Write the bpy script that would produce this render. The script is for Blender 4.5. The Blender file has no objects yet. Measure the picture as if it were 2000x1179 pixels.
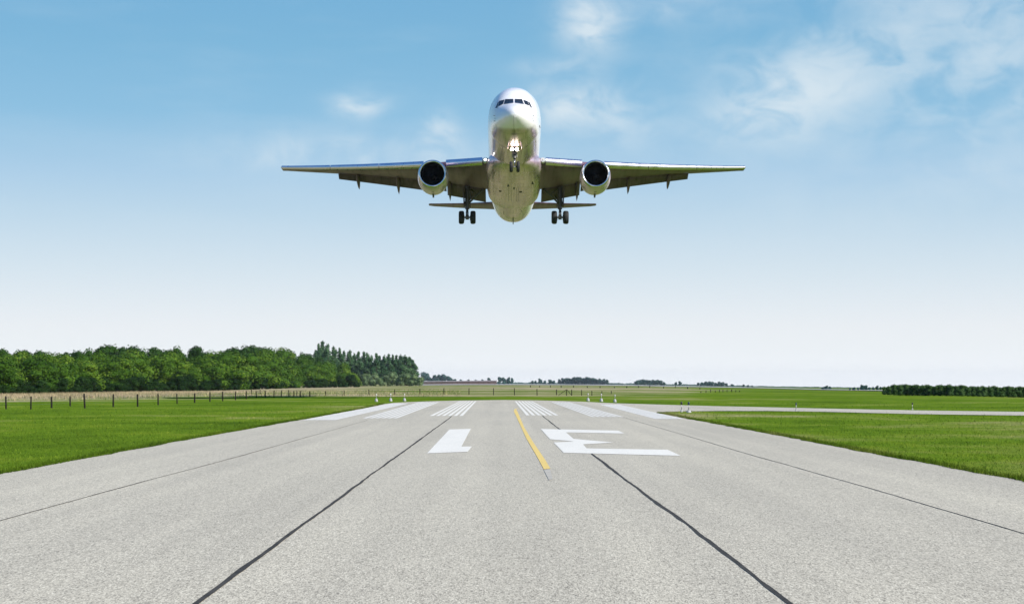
import bpy, bmesh, math, random
import numpy as np
from mathutils import Vector, Matrix
from mathutils.bvhtree import BVHTree

random.seed(7)
rng = np.random.default_rng(11)
SC = bpy.context.scene
COL = SC.collection
R = math.radians

# ------------------------------------------------------------------ camera
F, PX0, PY0, CH = 3600.0, 985.0, 746.0, 1.6     # focal length / vanishing point in photo pixels, eye height
cam_d = bpy.data.cameras.new('camera')
cam = bpy.data.objects.new('camera', cam_d); COL.objects.link(cam)
cam.location = (0, 0, CH); cam.rotation_euler = (R(90), 0, 0)
cam_d.sensor_width = 36.0; cam_d.lens = 36.0 * F / 2000.0
cam_d.shift_x = (1000 - PX0) / 2000.0
cam_d.shift_y = (PY0 - 589.5) / 2000.0
cam_d.clip_start = 0.1; cam_d.clip_end = 40000
SC.camera = cam

# ------------------------------------------------------------------ light
SUN_EL = 34.0
SUN_H = Vector((0.84, -0.54)).normalized()
SUN_ROT = math.atan2(SUN_H.x, SUN_H.y)
w = bpy.data.worlds.new('World'); SC.world = w; w.use_nodes = True
nt = w.node_tree; nt.nodes.clear()

def N(t, kind, **kw):
    n = t.nodes.new(kind)
    for k, v in kw.items():
        setattr(n, k, v)
    return n

def build_sky(nt):
    L = nt.links.new
    out = N(nt, 'ShaderNodeOutputWorld'); bg = N(nt, 'ShaderNodeBackground')
    bg.inputs['Strength'].default_value = 0.10
    tc = N(nt, 'ShaderNodeTexCoord')
    sep = N(nt, 'ShaderNodeSeparateXYZ'); L(tc.outputs['Generated'], sep.inputs[0])
    sky = N(nt, 'ShaderNodeTexSky', sky_type='NISHITA')
    sky.sun_disc = False; sky.sun_elevation = R(SUN_EL); sky.sun_rotation = SUN_ROT
    sky.altitude = 200; sky.air_density = 1.0; sky.dust_density = 1.5; sky.ozone_density = 1.5
    def M(op, a, b=None, c=None):
        m = N(nt, 'ShaderNodeMath', operation=op)
        for i, v in enumerate((a, b, c)):
            if v is None: continue
            if isinstance(v, (int, float)): m.inputs[i].default_value = v
            else: L(v, m.inputs[i])
        return m.outputs[0]
    # view azimuth / elevation of the sky direction
    el = M('ARCTANGENT', M('DIVIDE', sep.outputs[2], M('SQRT', M('ADD', M('MULTIPLY', sep.outputs[0], sep.outputs[0]), M('MULTIPLY', sep.outputs[1], sep.outputs[1])))))
    az = M('ARCTAN2', sep.outputs[0], sep.outputs[1])
    # colour of the clear air against elevation (radians 0 .. 0.6), multiplied with the physical sky's level
    rmp = N(nt, 'ShaderNodeValToRGB'); L(M('DIVIDE', el, 0.6), rmp.inputs[0])
    cr = rmp.color_ramp
    def lin(c): return tuple(((v/255)/12.92 if v/255 <= .04045 else ((v/255+.055)/1.055)**2.4) for v in c) + (1,)
    stops = [(0.0, (257,260,264)), (0.03, (243,248,252)), (0.05, (238,243,248)), (0.10, (215,230,241)), (0.15, (190,216,235)), (0.185, (172,206,232)), (0.24, (140,191,224)), (0.30, (125,182,218)), (0.345, (118,177,216)), (0.6, (88,150,205)), (1.0, (62,120,190))]
    while len(cr.elements) > 1: cr.elements.remove(cr.elements[-1])
    cr.elements[0].position = 0; cr.elements[0].color = lin(stops[0][1])
    for p, c in stops[1:]:
        e = cr.elements.new(p); e.color = lin(c)
    # clouds: soft noise sheets and a few puffs in the sky's own angular coordinates
    comb = N(nt, 'ShaderNodeCombineXYZ'); L(az, comb.inputs[0]); L(el, comb.inputs[1])
    def noise(sx, sy, scale, det, rough, off=0.0, dist=0.0):
        mp = N(nt, 'ShaderNodeMapping'); L(comb.outputs[0], mp.inputs[0])
        mp.inputs['Scale'].default_value = (sx, sy, 1); mp.inputs['Location'].default_value = (off, off*.7, off*.3)
        n = N(nt, 'ShaderNodeTexNoise'); L(mp.outputs[0], n.inputs['Vector'])
        n.inputs['Scale'].default_value = scale; n.inputs['Detail'].default_value = det; n.inputs['Roughness'].default_value = rough
        n.inputs['Distortion'].default_value = dist
        return n.outputs[0]
    def mr(v, a, b, c=0.0, d=1.0):
        m = N(nt, 'ShaderNodeMapRange', interpolation_type='SMOOTHSTEP'); L(v, m.inputs[0])
        for i, q in enumerate((a, b, c, d)): m.inputs[1+i].default_value = q
        return m.outputs[0]
    PXR = 1/3600.0
    def blob(px, py, sx, sy):
        dx = M('MULTIPLY', M('SUBTRACT', az, math.atan((px-PX0)*PXR)), 1/(sx*PXR))
        dy = M('MULTIPLY', M('SUBTRACT', el, math.atan((PY0-py)*PXR)), 1/(sy*PXR))
        d2 = M('ADD', M('MULTIPLY', dx, dx), M('MULTIPLY', dy, dy))
        return M('EXPONENT', M('MULTIPLY', d2, -1.0))
    big = noise(1, 2.0, 14, 6, .55, 3.1, .3)
    fine = noise(1, 1.5, 38, 4.5, .52, 8.3, .5)
    streak = noise(1, 5.0, 12, 5, .55, 1.7)
    side = mr(az, -0.06, 0.30)                                       # cloudier towards the right
    high = mr(el, 0.03, 0.12)
    tot = M('MULTIPLY', M('MULTIPLY', mr(M('ADD', M('MULTIPLY', big, .6), M('MULTIPLY', fine, .4)), .34, .74), M('MULTIPLY_ADD', side, .26, .0)), high)
    tot = M('ADD', tot, M('MULTIPLY', M('MULTIPLY', mr(streak, .45, .8), .08), high))
    puff = None
    for px, py, sx, sy, k in [(1155,52,62,48,1.15),(1128,20,40,30,.45),(700,205,52,24,1.4),(857,258,38,34,1.15),(1125,208,95,48,1.1),(1545,205,140,60,.75),(760,300,260,30,.55),(1080,130,80,16,.4),(1230,255,70,50,.35),(1650,130,220,60,.4),(1900,190,220,110,.45),(1450,250,120,40,.4),(560,300,160,40,.35),(1280,20,120,30,.35),(1850,40,250,70,.35)]:
        b = M('MULTIPLY', blob(px, py, sx, sy), k)
        puff = b if puff is None else M('ADD', puff, b)
    shape = M('ADD', M('MULTIPLY', mr(fine, .30, .62), .75), M('MULTIPLY', mr(big, .3, .6), .35))
    tot = M('ADD', tot, M('MULTIPLY', puff, M('MULTIPLY', shape, .72)))
    fac = N(nt, 'ShaderNodeClamp'); L(tot, fac.inputs[0]); fac.inputs[2].default_value = .85
    mixc = N(nt, 'ShaderNodeMix', data_type='RGBA'); L(fac.outputs[0], mixc.inputs['Factor'])
    L(rmp.outputs[0], mixc.inputs['A']); mixc.inputs['B'].default_value = lin((224,236,243))
    # bring the air colour to the physical sky's level and blend the two
    sc = N(nt, 'ShaderNodeVectorMath', operation='SCALE'); L(mixc.outputs['Result'], sc.inputs[0]); sc.inputs['Scale'].default_value = SKY_LEVEL
    fin = N(nt, 'ShaderNodeMix', data_type='RGBA'); fin.inputs['Factor'].default_value = .95
    L(sky.outputs[0], fin.inputs['A']); L(sc.outputs[0], fin.inputs['B'])
    L(fin.outputs['Result'], bg.inputs['Color']); L(bg.outputs[0], out.inputs[0])
SKY_LEVEL = 6.6
build_sky(nt)

sd = bpy.data.lights.new('sun', 'SUN'); sd.energy = 4.3; sd.angle = R(0.6); sd.color = (1.0, .955, .89)
sun = bpy.data.objects.new('sun', sd); COL.objects.link(sun)
sdir = Vector((SUN_H.x*math.cos(R(SUN_EL)), SUN_H.y*math.cos(R(SUN_EL)), math.sin(R(SUN_EL))))
sun.rotation_euler = sdir.to_track_quat('Z', 'Y').to_euler(); sun.location = (60, -40, 80)
SC.view_settings.view_transform = 'Standard'; SC.view_settings.look = 'None'
SC.view_settings.gamma = 1.0; SC.view_settings.use_curve_mapping = False
SC.view_settings.exposure = 0.6
SC.cycles.max_bounces = 8
SC.cycles.transparent_max_bounces = 4
SC.cycles.volume_bounces = 0

# ------------------------------------------------------------------ helpers
def tag(o, label=None, cat=None, group=None, kind=None):
    if label: o['label'] = label
    if cat: o['category'] = cat
    if group: o['group'] = group
    if kind: o['kind'] = kind
    return o

def link(name, me, mat=None, parent=None, smooth=False):
    o = bpy.data.objects.new(name, me); COL.objects.link(o)
    if mat is not None: me.materials.append(mat)
    if parent is not None: o.parent = parent
    if smooth:
        me.polygons.foreach_set('use_smooth', [True]*len(me.polygons))
    return o

def empty(name, loc=(0,0,0), rz=0.0):
    o = bpy.data.objects.new(name, None); COL.objects.link(o)
    o.location = loc; o.rotation_euler = (0, 0, rz); o.empty_display_size = .3
    return o

def pydata(name, verts, faces):
    me = bpy.data.meshes.new(name); me.from_pydata([tuple(v) for v in verts], [], faces); me.update(); return me

def npmesh(name, V, nper):
    """V: (n*nper,3) array, each nper verts are a face"""
    n = len(V)//nper
    me = bpy.data.meshes.new(name)
    me.vertices.add(len(V)); me.vertices.foreach_set('co', V.astype(np.float32).ravel())
    me.loops.add(len(V)); me.loops.foreach_set('vertex_index', np.arange(len(V), dtype=np.int32))
    me.polygons.add(n); me.polygons.foreach_set('loop_start', np.arange(0, len(V), nper, dtype=np.int32))
    me.polygons.foreach_set('loop_total', np.full(n, nper, dtype=np.int32))
    me.update(calc_edges=True)
    return me

def attr(me, name, vals):
    a = me.attributes.new(name, 'FLOAT', 'POINT'); a.data.foreach_set('value', np.asarray(vals, dtype=np.float32))

class MB:
    def __init__(s): s.v = []; s.f = []
    def add(s, vs, fs):
        o = len(s.v); s.v += [tuple(v) for v in vs]; s.f += [tuple(i+o for i in f) for f in fs]; return s
    def loft(s, rings, cap0=True, cap1=True, closed=True):
        n = len(rings[0]); vs = [p for r in rings for p in r]; fs = []
        for i in range(len(rings)-1):
            for j in range(n if closed else n-1):
                a = i*n+j; b = i*n+(j+1) % n
                fs.append((a, b, b+n, a+n))
        if cap0: fs.append(tuple(range(n-1, -1, -1)))
        if cap1: fs.append(tuple((len(rings)-1)*n+j for j in range(n)))
        return s.add(vs, fs)
    def tube(s, p, q, r0, r1=None, n=12):
        p, q = Vector(p), Vector(q); r1 = r0 if r1 is None else r1
        d = (q-p).normalized(); u = d.orthogonal().normalized(); v = d.cross(u)
        rs = [[c + (u*math.cos(2*math.pi*k/n)+v*math.sin(2*math.pi*k/n))*r for k in range(n)] for c, r in ((p, r0), (q, r1))]
        return s.loft(rs)
    def lathe(s, origin, axis, prof, n=24, close=False):
        o = Vector(origin); d = Vector(axis).normalized(); u = d.orthogonal().normalized(); v = d.cross(u)
        rings = [[o + d*a + (u*math.cos(2*math.pi*k/n)+v*math.sin(2*math.pi*k/n))*r for k in range(n)] for a, r in prof]
        return s.loft(rings, not close, not close)
    def box(s, c, sx, sy, sz, M=None):
        vs = [Vector((x*sx/2, y*sy/2, z*sz/2)) for x in (-1, 1) for y in (-1, 1) for z in (-1, 1)]
        if M is not None: vs = [M @ v for v in vs]
        vs = [v+Vector(c) for v in vs]
        return s.add(vs, [(0,1,3,2),(4,6,7,5),(0,4,5,1),(2,3,7,6),(0,2,6,4),(1,5,7,3)])
    def build(s, name, mat, parent=None, smooth=False, angle=None):
        me = pydata(name, s.v, s.f)
        bm = bmesh.new(); bm.from_mesh(me); bmesh.ops.recalc_face_normals(bm, faces=bm.faces)
        if angle is not None:
            for f in bm.faces: f.smooth = True
            for e in bm.edges:
                if len(e.link_faces) == 2 and e.calc_face_angle(0) > R(angle): e.smooth = False
        bm.to_mesh(me); bm.free()
        return link(name, me, mat, parent, smooth)

def copy_thing(root):
    r = root.copy(); COL.objects.link(r)
    for ch in root.children:
        c = ch.copy(); COL.objects.link(c); c.parent = r
        for g in ch.children:
            d = g.copy(); COL.objects.link(d); d.parent = c
    return r

# ------------------------------------------------------------------ terrain
YF = 170.0
_px = np.array([-600, 0, 200, 400, 570, 690, 830, 1020, 1240, 1480, 1720, 2000, 2700], float)
_yh = np.array([759, 758, 755.6, 753.4, 750.4, 749.2, 748.2, 748.2, 750, 754.3, 757.5, 759, 760], float)
def horizon(px): return np.interp(px, _px, _yh)
def terrain(X, Y):
    X = np.asarray(X, float); Y = np.asarray(Y, float)
    px = PX0 + F*X/np.maximum(Y, 100.0)
    g = (horizon(px)-PY0)/F
    return np.where(Y > YF, -(Y-YF)*g, 0.0)
def tz(x, y): return float(terrain(x, y))
def ground_at(px, py):
    """point of the terrain seen at a photo pixel"""
    d = float(horizon(px))-PY0
    Y = F*CH/(py-PY0)
    if Y > YF:
        Y = (F*CH-d*YF)/(py-PY0-d)
    X = (px-PX0)/F*Y
    return Vector((X, Y, tz(X, Y)))
def flat(px, py, z):
    Y = F*CH/(py-PY0); return Vector(((px-PX0)/F*Y, Y, z))

# ------------------------------------------------------------------ materials
def mat(name):
    m = bpy.data.materials.new(name); m.use_nodes = True
    t = m.node_tree; b = t.nodes['Principled BSDF']
    return m, t, b
def plain(name, col, rough=.5, metal=0.0, var=.12, scale=3.0, bump=0.0, spec=.5):
    m, t, b = mat(name); L = t.links.new
    tc = N(t, 'ShaderNodeTexCoord'); n = N(t, 'ShaderNodeTexNoise'); L(tc.outputs['Object'], n.inputs['Vector'])
    n.inputs['Scale'].default_value = scale; n.inputs['Detail'].default_value = 6
    r = N(t, 'ShaderNodeValToRGB'); L(n.outputs[0], r.inputs[0])
    r.color_ramp.elements[0].position = .3; r.color_ramp.elements[1].position = .7
    r.color_ramp.elements[0].color = tuple(c*(1-var) for c in col)+(1,)
    r.color_ramp.elements[1].color = tuple(min(1, c*(1+var)) for c in col)+(1,)
    L(r.outputs[0], b.inputs['Base Color'])
    b.inputs['Roughness'].default_value = rough; b.inputs['Metallic'].default_value = metal
    b.inputs['Specular IOR Level'].default_value = spec
    if bump:
        bp = N(t, 'ShaderNodeBump'); L(n.outputs[0], bp.inputs['Height']); bp.inputs['Strength'].default_value = bump
        L(bp.outputs[0], b.inputs['Normal'])
    return m

def ramp(t, src, stops):
    r = N(t, 'ShaderNodeValToRGB'); t.links.new(src, r.inputs[0]); cr = r.color_ramp
    while len(cr.elements) > 1: cr.elements.remove(cr.elements[-1])
    cr.elements[0].position = stops[0][0]; cr.elements[0].color = tuple(stops[0][1])+(1,)
    for p, c in stops[1:]:
        e = cr.elements.new(p); e.color = tuple(c)+(1,)
    return r.outputs[0]
def pos(t, sx=1, sy=1, sz=1):
    g = N(t, 'ShaderNodeNewGeometry'); mp = N(t, 'ShaderNodeMapping'); t.links.new(g.outputs['Position'], mp.inputs[0])
    mp.inputs['Scale'].default_value = (sx, sy, sz); return mp.outputs[0]
def tnoise(t, vec, scale, det=5, rough=.55):
    n = N(t, 'ShaderNodeTexNoise'); t.links.new(vec, n.inputs['Vector'])
    n.inputs['Scale'].default_value = scale; n.inputs['Detail'].default_value = det; n.inputs['Roughness'].default_value = rough
    return n.outputs[0]
def mixc(t, fac, a, b, mode='MIX'):
    m = N(t, 'ShaderNodeMix', data_type='RGBA', blend_type=mode)
    for v, s in ((fac, 'Factor'), (a, 'A'), (b, 'B')):
        if isinstance(v, (int, float)): m.inputs[s].default_value = v
        elif isinstance(v, tuple): m.inputs[s].default_value = v+(1,) if len(v) == 3 else v
        else: t.links.new(v, m.inputs[s])
    return m.outputs['Result']
def tmath(t, op, a, b=0.0):
    m = N(t, 'ShaderNodeMath', operation=op)
    for i, v in enumerate((a, b)):
        if isinstance(v, (int, float)): m.inputs[i].default_value = v
        else: t.links.new(v, m.inputs[i])
    return m.outputs[0]

def paving_material():
    m, t, b = mat('chip_seal'); L = t.links.new
    v = N(t, 'ShaderNodeTexVoronoi'); L(pos(t, 118, 24, 1), v.inputs['Vector']); v.inputs['Scale'].default_value = 1
    s = N(t, 'ShaderNodeSeparateColor'); L(v.outputs['Color'], s.inputs[0])
    v2 = N(t, 'ShaderNodeTexVoronoi'); L(pos(t, 44, 8, 1), v2.inputs['Vector']); v2.inputs['Scale'].default_value = 1
    s2 = N(t, 'ShaderNodeSeparateColor'); L(v2.outputs['Color'], s2.inputs[0])
    grain = tmath(t, 'ADD', tmath(t, 'MULTIPLY', s.outputs[0], .84), tmath(t, 'MULTIPLY', s2.outputs[0], .16))
    c = ramp(t, grain, [(0.0, (.125,.110,.084)), (.25, (.332,.300,.232)), (.5, (.456,.413,.321)), (.75, (.552,.503,.394)), (1.0, (.75,.695,.56))])
    warm = mixc(t, tmath(t, 'MULTIPLY', s.outputs[1], .30), c, (.46,.41,.33))
    patch = tnoise(t, pos(t, .35, .06, 1), 1, 5, .6)
    pc = ramp(t, patch, [(.3, (.93,.925,.915)), (.5, (1.0,.995,.98)), (.7, (1.07,1.065,1.04))])
    c2 = mixc(t, 1.0, warm, pc, 'MULTIPLY')
    lane = tnoise(t, pos(t, 1.3, .012, 1), 1, 3, .5)
    lc = ramp(t, lane, [(.35, (.93,.93,.93)), (.65, (1.04,1.04,1.035))])
    L(mixc(t, 1.0, c2, lc, 'MULTIPLY'), b.inputs['Base Color'])
    b.inputs['Roughness'].default_value = .85; b.inputs['Specular IOR Level'].default_value = .45
    return m
M_PAVE = paving_material()

def paint_material(name, col, worn):
    m, t, b = mat(name); L = t.links.new
    v = N(t, 'ShaderNodeTexVoronoi'); L(pos(t, 60, 9, 1), v.inputs['Vector']); v.inputs['Scale'].default_value = 1
    s = N(t, 'ShaderNodeSeparateColor'); L(v.outputs['Color'], s.inputs[0])
    n = tnoise(t, pos(t, 2.2, .3, 1), 1, 5, .6)
    k = tmath(t, 'ADD', tmath(t, 'MULTIPLY', s.outputs[0], .45), tmath(t, 'MULTIPLY', n, .55))
    c = ramp(t, k, [(.12, tuple(x*worn for x in col)), (.42, tuple(x*.93 for x in col)), (.8, col)])
    L(c, b.inputs['Base Color']); b.inputs['Roughness'].default_value = .75; b.inputs['Specular IOR Level'].default_value = .3
    return m
M_WHITE = paint_material('white_road_paint', (.76,.725,.635), .80)
M_FADED = paint_material('faded_road_paint', (.74,.71,.635), .84)
M_YELLOW = paint_material('yellow_road_paint', (.74,.54,.165), .8)
M_TAR = plain('tar', (.050,.046,.040), .85, 0, .35, 2.5, spec=.15)
M_STAIN = plain('old_line_stain', (.39,.36,.30), .9, 0, .15, 2)

def grass_colour(t, blade=False):
    """mown grass / dry meadow colour from the place itself"""
    L = t.links.new
    n1 = tnoise(t, pos(t, .13, .10, .11), 1, 6, .6)
    n0 = tnoise(t, pos(t, .022, .016, .02), 1, 4, .55)
    n2 = tnoise(t, pos(t, 1.1, .28, 1), 1, 6, .65)
    n3 = tnoise(t, pos(t, 9, 2.4, 6), 1, 4, .7)
    k = tmath(t, 'ADD', tmath(t, 'ADD', tmath(t, 'MULTIPLY', n1, .34), tmath(t, 'MULTIPLY', n0, .36)), tmath(t, 'ADD', tmath(t, 'MULTIPLY', n2, .20), tmath(t, 'MULTIPLY', n3, .10)))
    green = ramp(t, k, [(.37, (.042,.085,.009)), (.43, (.070,.124,.011)), (.48, (.095,.166,.013)), (.53, (.130,.192,.017)), (.60, (.20,.215,.045))])
    dry = ramp(t, k, [(.34, (.16,.155,.075)), (.44, (.265,.23,.125)), (.54, (.37,.305,.19)), (.66, (.44,.37,.245))])
    a = N(t, 'ShaderNodeAttribute', attribute_name='dry')
    f = tmath(t, 'ADD', a.outputs['Fac'], tmath(t, 'ADD', tmath(t, 'MULTIPLY', tmath(t, 'SUBTRACT', n1, .5), 1.0), tmath(t, 'MULTIPLY', tmath(t, 'SUBTRACT', n0, .5), 1.6)))
    mr = N(t, 'ShaderNodeMapRange', interpolation_type='SMOOTHSTEP'); L(f, mr.inputs[0]); mr.inputs[1].default_value = .2; mr.inputs[2].default_value = .8
    c = mixc(t, mr.outputs[0], green, dry)
    return c, n3
def ground_material():
    m, t, b = mat('grassland'); c, n3 = grass_colour(t)
    t.links.new(c, b.inputs['Base Color']); b.inputs['Roughness'].default_value = 1; b.inputs['Specular IOR Level'].default_value = 0
    bp = N(t, 'ShaderNodeBump'); t.links.new(n3, bp.inputs['Height']); bp.inputs['Strength'].default_value = .6; bp.inputs['Distance'].default_value = .06
    t.links.new(bp.outputs[0], b.inputs['Normal'])
    return m
def blade_material():
    m, t, b = mat('grass_blades'); c, n3 = grass_colour(t, True)
    a = N(t, 'ShaderNodeAttribute', attribute_name='tint')
    v = ramp(t, a.outputs['Fac'], [(0, (.42,.44,.36)), (.5, (1.0,1.0,1.0)), (.88, (1.55,1.36,1.5)), (1.0, (2.8,2.0,2.8))])
    t.links.new(mixc(t, 1.0, c, v, 'MULTIPLY'), b.inputs['Base Color']); b.inputs['Roughness'].default_value = .7
    b.inputs['Specular IOR Level'].default_value = .02
    return m
M_GRASS = ground_material(); M_BLADE = blade_material()

def foliage(name, dark, mid, light, rough=.6):
    m, t, b = mat(name); L = t.links.new
    a = N(t, 'ShaderNodeAttribute', attribute_name='tint'); oi = N(t, 'ShaderNodeObjectInfo')
    k = tmath(t, 'ADD', tmath(t, 'MULTIPLY', a.outputs['Fac'], .72), tmath(t, 'MULTIPLY', oi.outputs['Random'], .26))
    L(ramp(t, k, [(0.05, dark), (.5, mid), (.95, light)]), b.inputs['Base Color'])
    b.inputs['Roughness'].default_value = rough; b.inputs['Specular IOR Level'].default_value = .03
    return m
M_LEAF = foliage('broad_leaves', (.013,.040,.004), (.053,.113,.010), (.175,.255,.028))
M_LEAFD = foliage('dark_leaves', (.012,.036,.006), (.028,.068,.010), (.065,.122,.022))
M_POPLAR = foliage('poplar_leaves', (.022,.060,.028), (.046,.102,.040), (.092,.155,.066))
M_UNDER = foliage('undergrowth_painted_shade', (.005,.015,.003), (.012,.032,.006), (.035,.072,.014))  # near-black leaf colour paints in the shade at the belt's foot
M_WILLOW = foliage('willow_leaves', (.075,.125,.050), (.125,.180,.080), (.19,.24,.12))
M_FARLEAF = foliage('far_leaves_haze_tint', (.022,.062,.052), (.034,.082,.066), (.055,.110,.085))  # blue-green of distant haze is mixed into the leaf colour
M_HEDGE = foliage('shelterbelt_leaves', (.028,.068,.020), (.050,.098,.028), (.078,.130,.042))
M_BARK = plain('bark', (.06,.045,.032), .9, 0, .3, 4)

# ------------------------------------------------------------------ setting: ground, runway, taxiway
def grid_lines():
    xs = list(np.arange(-120, 120.1, 4)); 
    x = 120.0; st = 5.0
    ext = []
    while x < 5500: x += st; st *= 1.06; ext.append(x)
    xs = [-e for e in reversed(ext)] + xs + ext
    ys = list(np.arange(-300, 0, 60)) + list(np.arange(0, 160, 8)) + list(np.arange(160, 420, 3))
    y = 420.0; st = 3.5
    while y < 9000: ys.append(y); y += st; st *= 1.045
    return np.array(xs), np.array(ys)
def dryness(X, Y, Z):
    Ys = np.maximum(Y, 20.0)
    px = PX0+F*X/Ys; py = PY0+F*(CH-Z)/Ys
    lo = np.interp(px, [-200, 0, 166, 310, 420, 600, 720, 850], [790, 789, 788, 784, 780, 771, 768, 764])   # lower edge of the dry meadow
    d = np.clip((lo+1-py)/18.0, 0, 1)*np.interp(px, [-200, 500, 650, 740, 860], [1, 1, .95, .55, 0])
    c = np.exp(-((py-np.interp(px, [800, 1000, 1240, 1480], [757, 757.3, 759.3, 763]))/2.2)**2)*np.interp(px, [700, 860, 1280, 1420, 1500], [.3, .8, .8, .45, 0])
    c2 = np.exp(-((py-764)/2.2)**2)*np.interp(px, [780, 860, 1000, 1100, 1300, 1400], [.5, .62, .5, .4, .3, 0])
    far = np.where((Y > 400) & (px < 840), .75, 0)*np.interp(px, [600, 700, 840], [1, .75, .3])
    out = np.maximum.reduce([d, c, c2, far])
    field = np.clip((Y-192)/22, 0, 1)*np.interp(px, [-400, 600, 1300, 1450, 2080, 2200], [.8, .52, .47, 0, 0, .8])
    out = np.maximum(out, field)
    return np.where(Y < 20, .22, np.maximum(out, .22*(Y < 192)))
xs, ys = grid_lines()
GX, GY = np.meshgrid(xs, ys); GZ = terrain(GX, GY)
nv = GX.size; nx = len(xs); ny = len(ys)
me = bpy.data.meshes.new('ground')
idx = np.arange(nv).reshape(ny, nx)
quads = np.stack([idx[:-1, :-1], idx[:-1, 1:], idx[1:, 1:], idx[1:, :-1]], -1).reshape(-1, 4)
me.vertices.add(nv); me.vertices.foreach_set('co', np.stack([GX, GY, GZ], -1).astype(np.float32).ravel())
me.loops.add(quads.size); me.loops.foreach_set('vertex_index', quads.astype(np.int32).ravel())
me.polygons.add(len(quads)); me.polygons.foreach_set('loop_start', np.arange(0, quads.size, 4, dtype=np.int32)); me.polygons.foreach_set('loop_total', np.full(len(quads), 4, dtype=np.int32))
me.update(calc_edges=True)
attr(me, 'dry', dryness(GX, GY, GZ).ravel())
tag(link('ground', me, M_GRASS, smooth=True), kind='structure')

def sheet(name, pts, mat_, z, kind='structure'):
    bm = bmesh.new(); vs = [bm.verts.new((p[0], p[1], z)) for p in pts]
    f = bm.faces.new(vs); bmesh.ops.triangulate(bm, faces=[f])
    bmesh.ops.recalc_face_normals(bm, faces=bm.faces)
    me = bpy.data.meshes.new(name); bm.to_mesh(me); bm.free()
    if me.polygons[0].normal.z < 0: me.flip_normals()
    return tag(link(name, me, mat_), kind=kind)
def g2(px, py):
    p = flat(px, py, 0); return (p.x, p.y)

def jag(pts, amp, step):
    """ragged version of an edge polyline"""
    out = []
    for a, b in zip(pts[:-1], pts[1:]):
        L_ = math.hypot(b[0]-a[0], b[1]-a[1]); n = max(1, int(L_/step))
        for i in range(n):
            t = i/n; out.append((a[0]+(b[0]-a[0])*t+random.gauss(0, amp), a[1]+(b[1]-a[1])*t))
    out.append(pts[-1]); return out
left_edge = jag([(-8.72, -40), (-8.70, 10), (-8.66, 32), (-8.72, 55), (-8.55, 80), (-8.5, 110), (-8.62, 125), (-8.75, 134)], .03, 1.2)
far_edge = [g2(*p) for p in [(770, 786.6), (800, 785), (850, 783.2), (900, 782), (985, 781), (1050, 781.8), (1100, 783), (1150, 785), (1200, 787.4)]]
taxi_far = [g2(*p) for p in [(1285, 790), (1390, 793), (1495, 795.2), (1600, 797.7), (1790, 801.5), (2000, 804.4), (2250, 808), (2900, 818.5)]]
taxi_near = [g2(*p) for p in [(2900, 829.5), (2250, 816), (2000, 811.6), (1790, 808.8), (1600, 804), (1500, 802.6), (1400, 802.6), (1340, 803.2), (1300, 804.4), (1283, 806)]]
right_edge = jag([(7.9, 95), (7.95, 80), (8.1, 62), (8.14, 48), (8.28, 29), (8.3, 10), (8.3, -40)], .035, 1.0)
sheet('runway', left_edge + far_edge[:-1] + [far_edge[-1]] + taxi_far[:1] + taxi_near[-1:] + right_edge, M_PAVE, .020)
tx = sheet('taxiway', taxi_far + taxi_near, M_PAVE, .0195)

Z1 = .026
def poly_px(name, pts, m, z=Z1): return sheet(name, [g2(*p) for p in pts], m, z)
one = [(877.8,839.5),(919.8,838.2),(901.4,873.3),(921.9,873.3),(913.4,883.7),(834,886.9)]
three = [(1056,838.5),(1207.6,841.8),(1220,847.6),(1105.5,845.3),(1120,858),(1198.6,865.3),(1139,869),(1145.7,877),(1303.9,879.6),(1330,891.8),(1100.9,885.7),(1081.3,865.3),(1121,863.3),(1074.4,859)]
poly_px('runway_number', one, M_WHITE); poly_px('runway_number', three, M_WHITE)
yel = [(1013,797.6),(1008,799.8),(1011,804.5),(1023.8,835),(1040,862.5),(1065,900),(1075,917),(1062,918.4),(1052.6,900),(1028.4,858),(1015.8,830.3),(1003.4,803),(1005,799)]
poly_px('taxi_line', yel, M_YELLOW)
poly_px('line_stain', [(1062,919.2),(1074.5,918),(1080,938),(1072,940)], M_STAIN)

def stripe(x0n, x1n, yn, x0f, x1f, yf, m):
    sheet('threshold_stripe', [(x0n, yn), (x1n, yn), (x1f, yf), (x0f, yf)], m, Z1)
def stripes(xn0, xn1, xf0, xf1, n, duty, yn, yf, m):
    for i in range(n):
        a = i/(n-1+duty); b = (i+duty)/(n-1+duty)
        stripe(xn0+(xn1-xn0)*a, xn0+(xn1-xn0)*b, yn, xf0+(xf1-xf0)*a, xf0+(xf1-xf0)*b, yf, m)
Yp = lambda py: F*CH/(py-PY0)
stripes(-3.50, -1.95, -3.70, -2.33, 6, .58, Yp(812.6), Yp(783.4), M_WHITE)
stripes(1.05, 2.58, .87, 2.30, 6, .58, Yp(811.6), Yp(783.6), M_WHITE)
stripes(-6.20, -4.70, -6.75, -5.15, 6, .66, Yp(817.4), Yp(785.6), M_FADED)
stripes(4.0, 5.42, 3.72, 5.1, 6, .62, Yp(814.6), Yp(785.4), M_FADED)
stripes(-8.42, -7.05, -8.40, -7.15, 6, .86, Yp(821), Yp(788), M_FADED)
stripes(6.50, 7.72, 6.75, 8.1, 6, .84, Yp(818.6), Yp(790), M_FADED)

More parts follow.
